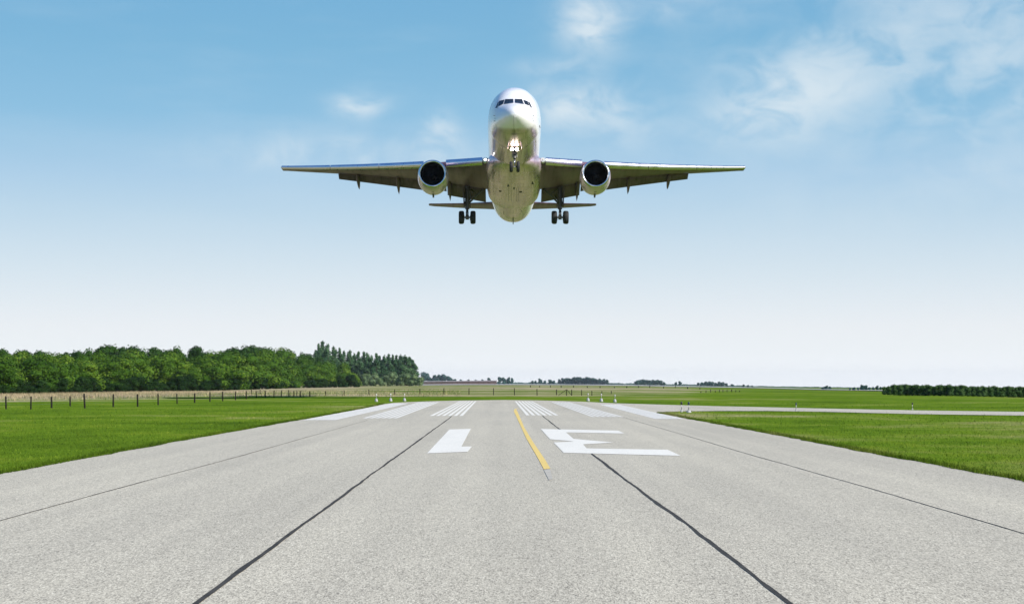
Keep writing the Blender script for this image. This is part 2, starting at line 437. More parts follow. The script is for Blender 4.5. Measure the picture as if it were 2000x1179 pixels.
def seam(pts, width, wig, seed):
    rr = random.Random(seed); mb = MB(); path = []
    for a, b in zip(pts[:-1], pts[1:]):
        n = max(2, int(abs(b[1]-a[1])/.45))
        for i in range(n): path.append((a[0]+(b[0]-a[0])*i/n, a[1]+(b[1]-a[1])*i/n))
    path.append(pts[-1]); vs = []; o = 0.0; o2 = 0.0
    for k, (x, y) in enumerate(path):
        o = o*.93+rr.gauss(0, wig); o2 = o2*.5+rr.gauss(0, width*.12)
        wd = width*(1+.12*math.sin(k*.23+seed))+o2
        vs += [(x+o-wd/2, y, 0), (x+o+wd/2, y, 0)]
    fs = [(2*i, 2*i+1, 2*i+3, 2*i+2) for i in range(len(path)-1)]
    me = pydata('crack_seal', [(v[0], v[1], .0235) for v in vs], fs)
    tag(link('crack_seal', me, M_TAR), kind='structure')
def gx(px, py): return ((px-PX0)*CH/(py-PY0), F*CH/(py-PY0))
seam([gx(300,1246), gx(390,1179), gx(600,1020), gx(745,915), gx(882,813.2)], .050, .0042, 1)
seam([gx(1640,1260), gx(1535,1179), gx(1350,1030), gx(1160,892), gx(1059,812.4)], .052, .004, 2)
seam([gx(-150,1062), gx(0,1019.5), gx(250,951), gx(480,889), gx(718,821)], .026, .003, 3)
seam([gx(2150,1090), gx(2000,1045.5), gx(1700,956), gx(1440,882), gx(1217,815)], .024, .003, 4)

def far_road(name, pts, hw_px, m):
    vs = []; fs = []
    for k, (px, py) in enumerate(pts):
        for s in (1, -1):
            p = ground_at(px, py+s*hw_px); vs.append((p.x, p.y, p.z+.25))
    fs = [(2*i, 2*i+2, 2*i+3, 2*i+1) for i in range(len(pts)-1)]
    tag(link(name, pydata(name, vs, fs), m), kind='structure')
M_ROAD = plain('gravel_road', (.40,.385,.37), .95, 0, .1, .02)
far_road('gravel_road', [(815,751.6),(870,750.9),(930,750.6),(1020,750.7),(1130,751.0),(1240,752.5),(1340,754.5),(1420,756.0),(1490,757.4)], .75, M_ROAD)
far_road('gravel_road', [(1490,757.4),(1540,758.9),(1580,760.3),(1640,761.6),(1700,762.8),(1740,763.4)], .7, M_ROAD)

# ------------------------------------------------------------------ grass
def blades(name, X, Y, h, wd, lean=.35, t0=0.0, t1=1.0):
    n = len(X); Z = terrain(X, Y)
    a = rng.uniform(0, 2*np.pi, n); la = rng.uniform(0, 2*np.pi, n); ll = h*lean*rng.uniform(.2, 1.3, n)
    P = np.stack([X, Y, Z], -1); T = np.stack([np.cos(a), np.sin(a), np.zeros(n)], -1)*wd[:, None]/2
    tip = P + np.stack([np.cos(la)*ll, np.sin(la)*ll, h], -1)
    V = np.stack([P-T, P+T, tip], 1).reshape(-1, 3); V[:, 2] -= .01
    me = npmesh(name, V, 3)
    attr(me, 'dry', np.repeat(dryness(X, Y, Z), 3)); attr(me, 'tint', np.repeat(t0+(t1-t0)*rng.beta(2.2, 2.4, n), 3))
    return tag(link(name, me, M_BLADE), kind='stuff')
def sample(n, y0, y1, side):
    Y = 1/np.sqrt(rng.uniform(1/y1**2, 1/y0**2, n))
    lim = (Y*.36+6)
    if side < 0: X = -8.72 - rng.uniform(0, 1, n)*(np.maximum(lim*.86-8.7, .3))
    else: X = 8.2 + rng.uniform(0, 1, n)*(np.maximum(lim-8.2, .3))
    return X, Y
def in_poly(X, Y, pts):
    ins = np.zeros(len(X), bool); n = len(pts)
    for i in range(n):
        x0, y0 = pts[i]; x1, y1 = pts[(i+1) % n]
        c = ((y0 > Y) != (y1 > Y)) & (X < (x1-x0)*(Y-y0)/((y1-y0) or 1e-9)+x0)
        ins ^= c
    return ins
RUN = left_edge + far_edge + taxi_far[:1] + taxi_near[-1:] + right_edge
TAXI = taxi_far + taxi_near
def off_pavement(X, Y):
    k = ~(in_poly(X, Y, RUN) | in_poly(X, Y, TAXI)); return X[k], Y[k]
for side in (-1, 1):
    X, Y = off_pavement(*sample(95000, 24, 150, side))
    k = np.clip(Y/45, .7, 2.2)
    blades('mown_grass', X, Y, rng.uniform(.025, .065, len(X))*k**.6, rng.uniform(.010, .022, len(X))*k, .5)
# bare soil showing in a ragged strip where the turf meets the paving
M_SOIL = plain('soil', (.17,.125,.075), 1, 0, .35, 3)
for edge, sgn in ((left_edge, -1), (right_edge, 1)):
    e = [p for p in edge if p[1] > 9]; V = []; wv = .1
    for (x, y) in e:
        wv = max(.03, wv*.8+.2*random.uniform(.02, .24)); V += [(x-sgn*.02, y, .017), (x+sgn*wv, y, .017)]
    tag(link('soil_verge', pydata('soil_verge', V, [(2*i, 2*i+1, 2*i+3, 2*i+2) for i in range(len(e)-1)]), M_SOIL), kind='structure')
# ragged fringe along the pavement edges
ex = []; 
for edge, sgn in ((left_edge, -1), (right_edge, 1)):
    e = [p for p in edge if p[1] > 18]
    pts = np.array(e); seg = rng.integers(0, len(e)-1, 26000); t = rng.uniform(0, 1, 26000)
    q = pts[seg]+(pts[seg+1]-pts[seg])*t[:, None]
    ex.append(np.stack([q[:, 0]+sgn*np.abs(rng.normal(0, .16, 26000))-sgn*.035, q[:, 1]], -1))
E = np.concatenate(ex)
blades('edge_grass', E[:, 0], E[:, 1], rng.uniform(.04, .125, len(E)), rng.uniform(.010, .022, len(E)), .6, -.25, .55)
# taller dry meadow beyond the fence on the left
n = 60000
Y = rng.uniform(105, 420, n); pxs = rng.uniform(-80, 900, n); X = (pxs-PX0)/F*Y
Z = terrain(X, Y); dr = dryness(X, Y, Z); k = rng.uniform(0, 1, n) < (dr-.3)*1.2; X, Y = off_pavement(X[k], Y[k])
blades('meadow_grass', X, Y, rng.uniform(.15, .42, len(X)), rng.uniform(.03, .07, len(X)), .4)

# ------------------------------------------------------------------ trees
def leaves(lobes, n, size, outward=1.05, flat_=0.0, upbias=0.0, core=.86, power=1.0):
    lob = np.array(lobes, float); wt = (lob[:, 3]*lob[:, 4]+lob[:, 4]*lob[:, 5]+lob[:, 3]*lob[:, 5])
    li = rng.choice(len(lob), n, p=wt/wt.sum()); d = rng.normal(size=(n, 3)); d /= np.linalg.norm(d, axis=1)[:, None]
    r = rng.uniform(core, 1.06, n)
    # lumpy radius
    ph = rng.uniform(0, 6.28, (len(lob), 3))
    lump = 1+.13*np.sin(d[:, 0]*5+ph[li, 0])*np.sin(d[:, 1]*5+ph[li, 1])+.10*np.sin(d[:, 2]*7+ph[li, 2])
    P = lob[li, :3]+d*lob[li, 3:]*(r*lump)[:, None]
    nd = d/lob[li, 3:]; nd /= np.linalg.norm(nd, axis=1)[:, None]
    nrm = nd*outward+rng.normal(size=(n, 3))*.45; nrm[:, 2] += upbias
    nrm /= np.linalg.norm(nrm, axis=1)[:, None]
    ref = rng.normal(size=(n, 3)); u = np.cross(nrm, ref); u /= np.linalg.norm(u, axis=1)[:, None]; v = np.cross(nrm, u)
    s = (size*rng.uniform(.55, 1.35, n))[:, None]
    q = s*rng.uniform(.5, 1.0, n)[:, None]
    V = np.stack([P-u*s, P-v*q*.8, P+u*s*.9, P+v*q], 1).reshape(-1, 3)
    lt = rng.uniform(0, 1, len(lob))
    tint = np.clip(.62*lt[li]+.38*rng.uniform(0, 1, n), 0, 1)
    return V, np.repeat(tint, 4)
def ellipsoids(lobes, k):
    V = []; Fc = []
    for x, y, z, a, b, c in lobes:
        o = len(V); nu, nv_ = 8, 5
        for j in range(nv_+1):
            th = math.pi*j/nv_
            for i in range(nu):
                p = 2*math.pi*i/nu; V.append((x+a*k*math.sin(th)*math.cos(p), y+b*k*math.sin(th)*math.sin(p), z+c*k*math.cos(th)))
        for j in range(nv_):
            for i in range(nu):
                Fc.append((o+j*nu+i, o+(j+1)*nu+i, o+(j+1)*nu+(i+1) % nu, o+j*nu+(i+1) % nu))
    return V, Fc
def crown_mesh(name, lobes, n, size, corek=.7, **kw):
    V, tint = leaves(lobes, n, size, **kw)
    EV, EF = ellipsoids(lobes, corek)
    nl = len(V)//4; allv = np.concatenate([V, np.array(EV)]); nV = len(V)
    loops = np.concatenate([np.arange(nV), (np.array(EF)+nV).ravel()]).astype(np.int32)
    me = bpy.data.meshes.new(name); me.vertices.add(len(allv)); me.vertices.foreach_set('co', allv.astype(np.float32).ravel())
    me.loops.add(len(loops)); me.loops.foreach_set('vertex_index', loops); nf = len(loops)//4
    me.polygons.add(nf); me.polygons.foreach_set('loop_start', np.arange(0, len(loops), 4, dtype=np.int32)); me.polygons.foreach_set('loop_total', np.full(nf, 4, dtype=np.int32))
    me.update(calc_edges=True); me.validate()
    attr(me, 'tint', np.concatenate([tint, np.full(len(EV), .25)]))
    return me
def trunk_mesh(h, r, spread):
    mb = MB(); mb.tube((0,0,-.3), (0.02*h,0,h*.45), r, r*.7, 8); mb.tube((0.02*h,0,h*.45), (0,.03*h,h*.8), r*.7, r*.25, 8)
    for k in range(5):
        a = k*1.3; z = h*(.25+.09*k)
        mb.tube((0.01*h,0,z), (math.cos(a)*spread, math.sin(a)*spread, z+h*.22), r*.45, r*.12, 6)
    return mb
def round_lobes(h, w, n, low=.12, seed=0):
    rr = random.Random(seed); out = []
    for i in range(n):
        t = rr.random()**.8; z = h*(low+(.86-low)*t); rad = w*.5*(1-.75*max(0, t-.35))*math.sqrt(rr.random())
        a = rr.uniform(0, 6.28); s = w*rr.uniform(.14, .29)
        out.append((math.cos(a)*rad*.85, math.sin(a)*rad*.85, z, s, s, s*rr.uniform(.75, 1.05)))
    out.append((0, 0, h*.5, w*.33, w*.33, h*.36))
    return out
def proto(name, lobes, nleaf, size, leafm, h, tr, spread, **kw):
    """one tree of a kind, unlinked from the picture until placed"""
    cm = crown_mesh('crown', lobes, nleaf, size, **kw)
    tm = trunk_mesh(h, tr, spread)
    r = empty(name); c = link('crown', cm, leafm, r); tb = tm.build('trunk', M_BARK, r, True)
    r['used'] = 0
    return r
def place(p, loc, sx, sz, rz, label, cat, group):
    r = p
    if p['used']: r = copy_thing(p)
    p['used'] = 1; r['used'] = 1
    r.location = loc; r.scale = (sx, sx, sz); r.rotation_euler = (0, 0, rz)
    tag(r, label, cat, group); return r

BROAD = [proto('broadleaf_tree', round_lobes(9, 7.5, 30, .08, 20+i), 10500, .19, M_LEAF, 8, .16, 1.8, upbias=.15) for i in range(6)]
DARK = [proto('broadleaf_tree', round_lobes(12, 7, 24, .25, 40+i), 5000, .27, M_LEAFD, 11, .18, 1.8, upbias=.1) for i in range(3)]
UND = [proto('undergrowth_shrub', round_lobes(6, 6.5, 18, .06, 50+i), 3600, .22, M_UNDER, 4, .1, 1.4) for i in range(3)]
def col_lobes(h, w, n, seed):
    rr = random.Random(seed); out = []
    for i in range(n):
        t = (i+rr.random())/n; z = h*(.08+.86*t); k = (math.sin(math.pi*min(1, .18+.80*t))**.7)
        a = rr.uniform(0, 6.28); rad = w*.25*k
        out.append((math.cos(a)*rad, math.sin(a)*rad, z, w*.24*k+.15, w*.24*k+.15, h*.085))
    out.append((0, 0, h*.95, w*.07, w*.07, h*.07))
    return out
POP = [proto('poplar', col_lobes(20, 5.0+.5*i, 20, 60+i), 4200, .30, M_POPLAR, 19, .2, .8, corek=.55) for i in range(4)]
WIL = [proto('willow_bush', round_lobes(6, 7, 18, .12, 80+i), 3200, .24, M_WILLOW, 4.5, .1, 1.4, upbias=.2) for i in range(3)]
HED = [proto('shelterbelt_tree', round_lobes(2.4, 1.7, 16, .08, 90+i)+[(0,0,.5,.7,.7,.5)], 2600, .08, M_HEDGE, 2.1, .05, .4) for i in range(4)]
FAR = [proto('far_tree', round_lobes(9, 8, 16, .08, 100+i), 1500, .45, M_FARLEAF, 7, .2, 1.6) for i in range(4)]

# tree belt on the left: rows following its edge; px, base py, top py
bpx = [-120, 0, 100, 200, 300, 400, 480, 570, 640, 700]
bby = [772, 769.5, 767.6, 765.6, 763.8, 762.6, 760.4, 757.2, 756, 755.2]
ftop = [700, 700, 699, 700, 698, 694, 690, 700, 716, 728]
rr = random.Random(5)
px = -60.0; i = 0
while px < 702:
    by = np.interp(px, bpx, bby); ty = np.interp(px, bpx, ftop)+rr.uniform(-7, 8)
    g = ground_at(px, by); H = (by-ty)/F*g.y
    p = BROAD[i % 6]
    shade = rr.choice(['rounded', 'broad', 'dense'])
    lab = 'sunlit broadleaf tree with leafy skirts in the front row of the left tree belt'
    place(p, (g.x, g.y*rr.uniform(.985, 1.03), g.z-.1), H/9*1.32*rr.uniform(.85, 1.15), H/9, rr.uniform(0, 6.28), lab, 'tree', 'front row of the left tree belt')
    i += 1; px += (37 if px < 420 else 29)*rr.uniform(.7, 1.3)
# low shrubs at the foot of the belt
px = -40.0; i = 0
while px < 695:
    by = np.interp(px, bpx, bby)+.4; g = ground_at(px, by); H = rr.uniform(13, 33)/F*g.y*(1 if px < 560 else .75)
    place(UND[i % 3], (g.x, g.y*1.005, g.z-.3), H/6*1.15, H/6, rr.uniform(0, 6.28), 'low undergrowth shrub coloured dark for shade at the foot of the left tree belt', 'shrub', 'undergrowth along the left tree belt')
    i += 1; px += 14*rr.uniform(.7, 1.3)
# second row, slightly taller
px = -50.0; i = 0
stop = [690, 690, 690, 686, 690, 690, 683, 688, 700, 716]
while px < 690:
    by = np.interp(px, bpx, bby); ty = np.interp(px, bpx, stop)+rr.uniform(-6, 8)
    g0 = ground_at(px, by); Y2 = g0.y*1.12; X2 = (px-PX0)/F*Y2; z2 = tz(X2, Y2)
    H = (PY0-ty)/F*Y2+CH-z2
    place(BROAD[(i+3) % 6], (X2, Y2, z2), H/10, H/9, rr.uniform(0, 6.28), 'taller broadleaf tree behind the front row of the left tree belt', 'tree', 'middle row of the left tree belt')
    i += 1; px += 36*rr.uniform(.7, 1.3)
# dark back row whose tops stand above the rest
for k, (px, ty) in enumerate([(-10,679),(3,678),(33,684),(52,682),(78,682),(100,687),(128,687),(152,682),(178,680),(196,675),(212,670),(230,682),(243,676),(261,672),(285,680),(300,677),(325,680),(352,675),(380,674),(400,684),(428,686),(442,683),(456,676),(472,674),(492,673),(512,675),(530,679),(550,684),(566,685),(585,688),(604,690),(622,694),(645,703),(665,712)]):
    by = np.interp(px, bpx, bby); g0 = ground_at(px, by); Y2 = g0.y*1.28; X2 = (px-PX0)/F*Y2; z2 = tz(X2, Y2)
    H = (PY0-ty)/F*Y2+CH-z2
    place(DARK[k % 3], (X2, Y2, z2), H/13*rr.uniform(.75, 1.0), H/12, rr.uniform(0, 6.28), 'dark green tree whose top shows above the left tree belt', 'tree', 'back row of the left tree belt')
# poplars
pop = [(622,672,1.0),(631,667,1.25),(640,672,1.1),(652,677,1.0),(663,680,.95),(672,686,.9),(683,684,1.0),(692,690,.9),(701,687,.95),(710,687,.9),(717,689,.85),(725,694,.85),(734,690,.9),(742,695,.8),(751,694,.9),(759,691,.95),(767,693,.9),(775,694,.95),(783,693,.95),(791,694,1.0),(799,697,1.0),(806,703,.9)]
for k, (px, ty, s) in enumerate(pop):
    Y2 = 1180+rr.uniform(-40, 60); X2 = (px-PX0)/F*Y2; z2 = tz(X2, Y2); H = (PY0-ty)/F*Y2+CH-z2
    lab = 'tall slender poplar in the row rising behind the pale willow bushes' if k > 2 else 'tallest poplar cluster at the left end of the poplar row'
    place(POP[k % 4], (X2, Y2, z2), s*1.7, H/20, rr.uniform(0, 6.28), lab, 'tree', 'row of poplars' if k > 2 else 'tallest poplars of the row')
# willows
for k, (px, ty) in enumerate([(690,731),(703,728),(716,731),(730,733),(743,738),(757,734),(770,731),(783,732),(795,731),(808,734),(818,737)]):
    g = ground_at(px, 753.6); H = (753.6-ty)/F*g.y*1.05
    place(WIL[k % 3], (g.x, g.y, g.z), H/6*1.0, H/6, rr.uniform(0, 6.28), 'pale grey green willow bush standing in front of the poplars', 'bush', 'willow bushes in front of the poplars')
# shelterbelt on the right
px = 1727.0; k = 0
while px < 2220:
    by = np.interp(px, [1722, 1760, 1860, 2000, 2250], [770.2, 772.3, 773, 776, 780]); ty = np.interp(px, [1722, 1740, 1800, 1900, 2000, 2100], [755, 750.5, 750, 752.5, 754.5, 756])+rr.uniform(-1.2, 1.2)
    for row in (0, 1):
        g = ground_at(px+row*6, by-row*1.0); H = (by-row*1.0-ty)/F*g.y
        place(HED[k % 4], (g.x, g.y, g.z-.03), H/2.4*1.0, H/2.4, rr.uniform(0, 6.28), 'dense dark green tree in the long shelterbelt row on the right', 'tree', 'shelterbelt row on the right'); k += 1
    px += 11*rr.uniform(.85, 1.15)
# far clumps and single trees along the horizon: px, top, base, width factor, label, group
A = 'dark tree in the clump standing left of the long low shed'
B = 'dark tree in the domed wood in the middle of the horizon'
C_ = 'haze tinted tree in the flat topped clump right of the domed wood'
D = 'haze tinted tree in the rounded far clump on the right horizon'
E_ = 'small far tree in the broken line behind the long low shed'
Gp = 'small far tree in the open line left of the domed wood'
farl = [(829,727,746,.9,A),(838,733,746,.8,A),(848,733,746,.9,A),(858,732,746,.8,A),(866,731,746,1,A),(877,733,746,.9,A),
        (955,738,748,.9,E_),(915,741,748,1,E_),(900,741,748,1,E_),(930,740.5,748,1,E_),(942,741,748,1,E_),(888,740,748,1,E_),
        (976,736,750,.7,E_),(984,735.5,750,.7,E_),(993,737,750,.7,E_),(1000,738,750,.7,E_),
        (1040,743,749,1,Gp),(1046,742.5,749,.9,Gp),(1055,739.5,749,1,Gp),(1064,743,749,1,Gp),(1074,741,749,1,Gp),(1081,742,749,1,Gp)]
for q in range(15):
    x = 1093+q*6.6; top = 736+6*((x-1130)/58)**2 if x > 1130 else 736+4*((1130-x)/38)**2
    farl.append((x, top+rr.uniform(-.5, .8), 750.0, .9, B))
for q in range(9):
    farl.append((1244+q*6.6, 741+.6*abs(q-2)*.4+(2.2 if q > 7 else 0)+rr.uniform(-.4, .7), 751.6, 1.1, C_))
farl += [(1320,746,752.8,1,'lone low bushy tree between two far clumps on the right horizon'),(1328,744.3,753,1.1,'taller of two lone bushy trees between far clumps on the right horizon')]
for q in range(9):
    farl.append((1364+q*6.8, [747,745.5,745,744.6,745.2,746.3,745.4,746,748][q], 753.4, 1.2, D))
farl += [(1430,749,754.6,1.3,D),(1452,750.6,756,1.3,D),(1461,751.6,756.3,1.3,D),(1469,752.4,756.5,1.3,D)]
for q, (x, top) in enumerate([(1608,754.5),(1614,753),(1621,754.4)]):
    farl.append((x, top, 760.6, 1.25, 'small dark bush clump alone on the far right field'))
for q, (x, top) in enumerate([(1660,757.5),(1668,755),(1676,756.5),(1684,751.5),(1691,752),(1698,755.5),(1706,755.5),(1713,752.8),(1720,755)]):
    farl.append((x, top, 762.2, .95, 'green bushy tree in the loose group left of the shelterbelt'))
gm = {A: 'trees left of the shed', B: 'domed wood on the horizon', C_: 'flat topped far clump', D: 'rounded far clump', E_: 'broken tree line behind the shed', Gp: 'open line left of the domed wood'}
for k, (x, top, base, wf, lab) in enumerate(farl):
    by = max(base, float(horizon(x))+1.4); g = ground_at(x, by); H = (by-top)/F*g.y
    grp = gm.get(lab) or (None if 'lone' in lab else ('far right bush clump' if 'bush clump' in lab else 'loose trees left of the shelterbelt'))
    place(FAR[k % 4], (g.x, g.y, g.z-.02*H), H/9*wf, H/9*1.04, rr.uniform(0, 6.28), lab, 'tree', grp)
for p in BROAD+DARK+POP+WIL+HED+FAR:
    pass
# far-off woodland that reads as one thin dark line
n = 26000; pxs = np.concatenate([rng.uniform(780, 1500, int(n*.75)), rng.uniform(1480, 1760, n-int(n*.75))]); Y = rng.uniform(5200, 5700, n); X = (pxs-PX0)/F*Y; Z = terrain(X, Y)
hh = np.interp(pxs, [780, 900, 1010, 1180, 1240, 1400, 1500, 1620, 1760], [9, 8, 4.5, 4.5, 4.5, 3.0, 2.0, 1.6, 2])*(.8+.35*np.sin(pxs*.21)*np.sin(pxs*.083+1)+.1*np.sin(pxs*.9))
P = np.stack([X, Y, Z+rng.uniform(-.5, 1, n)*hh], -1); nr = rng.normal(size=(n, 3)); nr[:, 2] += .7; nr /= np.linalg.norm(nr, axis=1)[:, None]
u = np.cross(nr, rng.normal(size=(n, 3))); u /= np.linalg.norm(u, axis=1)[:, None]; v = np.cross(nr, u); s = rng.uniform(.8, 2.0, n)[:, None]
me = npmesh('distant_woodland', np.stack([P-u*s, P-v*s, P+u*s, P+v*s], 1).reshape(-1, 3), 4); attr(me, 'tint', np.repeat(rng.uniform(0, 1, n), 4))
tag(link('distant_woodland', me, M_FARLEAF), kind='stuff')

# ------------------------------------------------------------------ fences, shed, lights
M_POST = plain('weathered_post', (.022,.019,.015), .9, 0, .3, 6, spec=.1)
M_WIRE = plain('fence_wire', (.30,.30,.30), .5, .8, .1, 6)
def fence(label, posts, rad, braces=(), wires=3):
    pts = []
    for px, ty, by, lean in posts:
        g = ground_at(px, by); H = (by-ty)/F*g.y; pts.append((g, H, lean))
    o = pts[len(pts)//2][0]
    root = empty('wire_fence', o); tag(root, label, 'fence')
    for g, H, lean in pts:
        b = g-o; mb = MB(); r = rad*random.uniform(.85, 1.15)
        mb.tube((0,0,-.2), (lean*H, 0, H*.97), r, r*.92, 8); mb.tube((lean*H,0,H*.97), (lean*H, 0, H), r*.92, r*.6, 8)
        p = mb.build('post', M_POST, root, False); p.location = b
    mw = MB()
    for k in range(wires):
        fz = .92-.27*k
        for (g, H, l), (g2_, H2, l2) in zip(pts[:-1], pts[1:]):
            a = g-o+Vector((l*H*fz, 0, H*fz)); b = g2_-o+Vector((l2*H2*fz, 0, H2*fz)); m_ = (a+b)/2-Vector((0, 0, .02))
            mw.tube(a, m_, .003, .003, 4); mw.tube(m_, b, .003, .003, 4)
    if wires: mw.build('wire', M_WIRE, root)
    for (pa, ya), (pb, yb), base in braces:
        g = ground_at(pa, base); mb = MB()
        A_ = Vector(((pa-PX0)/F*g.y, g.y, CH-(ya-PY0)/F*g.y))-o; B_ = Vector(((pb-PX0)/F*g.y, g.y, CH-(yb-PY0)/F*g.y))-o
        mb.tube(A_, B_, rad*.55, rad*.5, 6); mb.build('brace', M_POST, root)
    return root
fence('long wire fence on dark leaning posts running past the end of the runway',
 [(-45,775,803,.02),(12,773,798.5,-.03),(60,773.5,799,.03),(101,774,796.5,-.02),(137,773,793,.0),(166,768,797,-.06),(221,769,794,.02),(269,769,794,-.02),(309,768.6,790.5,-.02),(346,768,788.5,-.03),(380,767.3,786.3,.02),(410,765,784,.0),(435,764,783,.0),(460,764,781,.0),(481,763,779,.0),(500.5,763,776.7,.0),(518,762.6,775.7,.0),(535,762,775.5,.02),(550,761.5,774.5,.0),(564,761,773,.0),(574,763,773,.0),(580,763,773,.0),(586.5,763,775,.0),(605,763,773.8,.0),(636,763,773,.0),(672,761.8,772,.0),(720.5,760,771,.0),(771,760,771,.0),(820,758.5,770,.0),(867,757.3,770,.0),(916,757.3,770.3,.0),(964,757.4,771,.0),(1005,757.3,771.3,-.03),(1049,759,771.6,-.02),(1087,760,771,.0),(1106.6,759.8,772,.0),(1116.6,760.3,772,.0),(1136,761,772,.0),(1156,762.5,772,.0),(1175.5,763,769.8,.0),(1194,763,769,.0)],
 .055, [((1107.5,760.5),(1115.6,770.5),772),((1105.5,760.8),(1091,771.5),772)])
fence('short row of thin posts far out on the right field beyond the taxiway', [(1369,763.6,766.6,.0),(1379,762,766.3,.0),(1388,760,766,.0),(1397,762,766,.0),(1405,760,766,.0),(1412,760.5,765.5,.0),(1420,761,765.5,.0),(1429,759.6,765.5,.0),(1437,761.5,765.5,.0),(1444,762,765.3,.0)], .07)
fence('far line of tiny posts along the gravel road on the horizon', [(1036,752.6,756,0),(1054,752.6,756,0),(1075,752.6,756,0),(1096,752.8,756.3,0),(1120,752.8,756.2,0),(1147,753.6,756.9,0),(1172,754,757.3,0),(1200,754.2,757.5,0),(1224,754,757.5,0),(1247,753,757.2,0),(1269,752.4,756.7,0),(1296,754.3,758,0),(1319,753,757.3,0),(1343,754.6,759,0),(1367,756.5,760,0)], .16)
fence('two thin posts in the dry meadow close to the left tree belt', [(491,760.5,768.5,0),(508,760.5,768.5,0)], .06)

def shed():
    a = ground_at(833, 750.2); b = ground_at(970, 749.2)
    Y = 2900.0; zb = tz((900-PX0)/F*Y, Y)
    xa = (828-PX0)/F*Y; xb = (970-PX0)/F*Y
    za = CH-(747.3-PY0)/F*Y; 
    root = empty('long_shed', ((xa+xb)/2, Y, zb)); tag(root, 'long low brown shed with a pale roof edge on the horizon left of centre', 'shed')
    L_ = (xb-xa); z0 = -.5; 
    zr_a = CH-(744.6-PY0)/F*Y-zb; zr_b = CH-(742.9-PY0)/F*Y-zb
    mb = MB(); mb.loft([[(-L_/2, y, z0), (L_/2, y, z0), (L_/2, y, zr_b-.8), (-L_/2, y, zr_a-.8)] for y in (-8, 8)]); mb.build('wall', plain('brown_boards', (.11,.065,.05), .9, 0, .3, .5), root)
    mb = MB(); mb.loft([[(-L_/2-.4, y, za_-.8), (L_/2+.4, y, zb_-.8), (L_/2+.4, y, zb_), (-L_/2-.4, y, za_)] for y, za_, zb_ in ((-9, zr_a, zr_b), (0, zr_a+.5, zr_b+.5), (9, zr_a, zr_b))]); mb.build('roof', plain('pale_roof', (.30,.25,.25), .7, 0, .15, .3), root)
    mb = MB()
    for k in range(14):
        x = -L_/2+L_*(k+.5)/14; mb.box((x, -8.1, (z0+zr_a)/2), .3, .1, (zr_a-z0)*.8)
    mb.build('post_row', M_POST, root)
shed()

M_CONE = plain('white_marker', (.33,.33,.33), .6, 0, .15, 8)
M_GREY = plain('galvanised', (.34,.33,.34), .45, .6, .15, 8)
M_LENSW = plain('clear_lens', (.45,.43,.40), .2, 0, .05, 8)
M_LENSB = plain('blue_lens', (.008,.022,.045), .2, 0, .2, 8)
M_DARKCAP = plain('dark_cap', (.015,.015,.014), .5, 0, .2, 8)
def threshold_light():
    r = empty('runway_light')
    MB().lathe((0,0,0), (0,0,1), [(0,.155),(.03,.165),(.10,.155),(.24,.10),(.27,.06),(.28,.02)], 16).build('base', M_CONE, r, angle=50)
    MB().tube((0,0,.27), (0,0,.50), .022, .020, 10).build('stem', M_GREY, r, True)
    MB().lathe((0,0,.49), (0,0,1), [(0,.03),(.02,.06),(.08,.065),(.13,.05),(.16,.02)], 14).build('lamp', M_LENSW, r, angle=50)
    return r
def taxi_light(capm, base):
    r = empty('taxiway_light')
    MB().lathe((0,0,0), (0,0,1), [(0,.16 if base else .07),(.05,.15 if base else .07),(.13,.09 if base else .05),(.15,.03)], 14).build('base', M_CONE, r, angle=50)
    MB().tube((0,0,.14), (.0,0,.46), .026, .026, 10).build('stem', M_GREY, r, True)
    MB().lathe((0,0,.45), (0,0,1), [(0,.035),(.02,.06),(.10,.062),(.15,.055),(.19,.02)], 14).build('lens', capm, r, angle=50)
    return r
t0 = threshold_light(); used = False
names = {735:'leftmost of three white lights on the grass at the left end of the runway',763:'middle of three white lights on the grass at the left end of the runway',790:'rightmost of three white lights on the grass at the left end of the runway',
         1148.5:'leftmost of three white lights on the grass right of the runway end',1174.5:'middle of three white lights on the grass right of the runway end',1201:'rightmost of three white lights on the grass right of the runway end'}
for px, ty, by in [(735,768.8,784),(763,768,783.4),(790,768.4,783),(1148.5,767.4,783),(1174.5,768.2,784),(1201,769.8,785)]:
    g = ground_at(px, by); H = (by-ty)/F*g.y
    r = t0 if not used else copy_thing(t0); used = True
    r.location = g; s = H/.65; r.scale = (s*.85, s*.85, s); tag(r, names[px], 'runway light', 'white runway lights')
for px, ty, by, cap, base, lab in [(1331,783.6,804.2,M_DARKCAP,False,'slim dark topped taxiway light beside a blue one at the grass corner'),(1345,784.2,805,M_LENSB,True,'blue topped taxiway light on a broad pale base at the grass corner'),(1555,786,801.6,M_LENSB,False,'lone taxiway light at the near edge of the taxiway'),(1782,785.4,800,M_DARKCAP,False,'lone taxiway light on the grass beyond the taxiway')]:
    g = ground_at(px, by); H = (by-ty)/F*g.y; r = taxi_light(cap, base)
    r.location = g; s = H/.64; r.scale = (s, s, s); tag(r, lab, 'taxiway light', 'taxiway lights')
#AIRLINER
# ------------------------------------------------------------------ airliner
# local frame: x right in the photo, y aft from the nose, z up; nose a little up
PITCH = math.asin(.15)
air = bpy.data.objects.new('airliner', None); COL.objects.link(air)
air.location = (.92, 159.6, 26.3); air.rotation_euler = (-PITCH, 0, 0)
tag(air, 'silver twin engine airliner flying head on above the runway with wheels down', 'airplane')
MW = Matrix.Translation(air.location) @ air.rotation_euler.to_matrix().to_4x4()
MWI = MW.inverted()

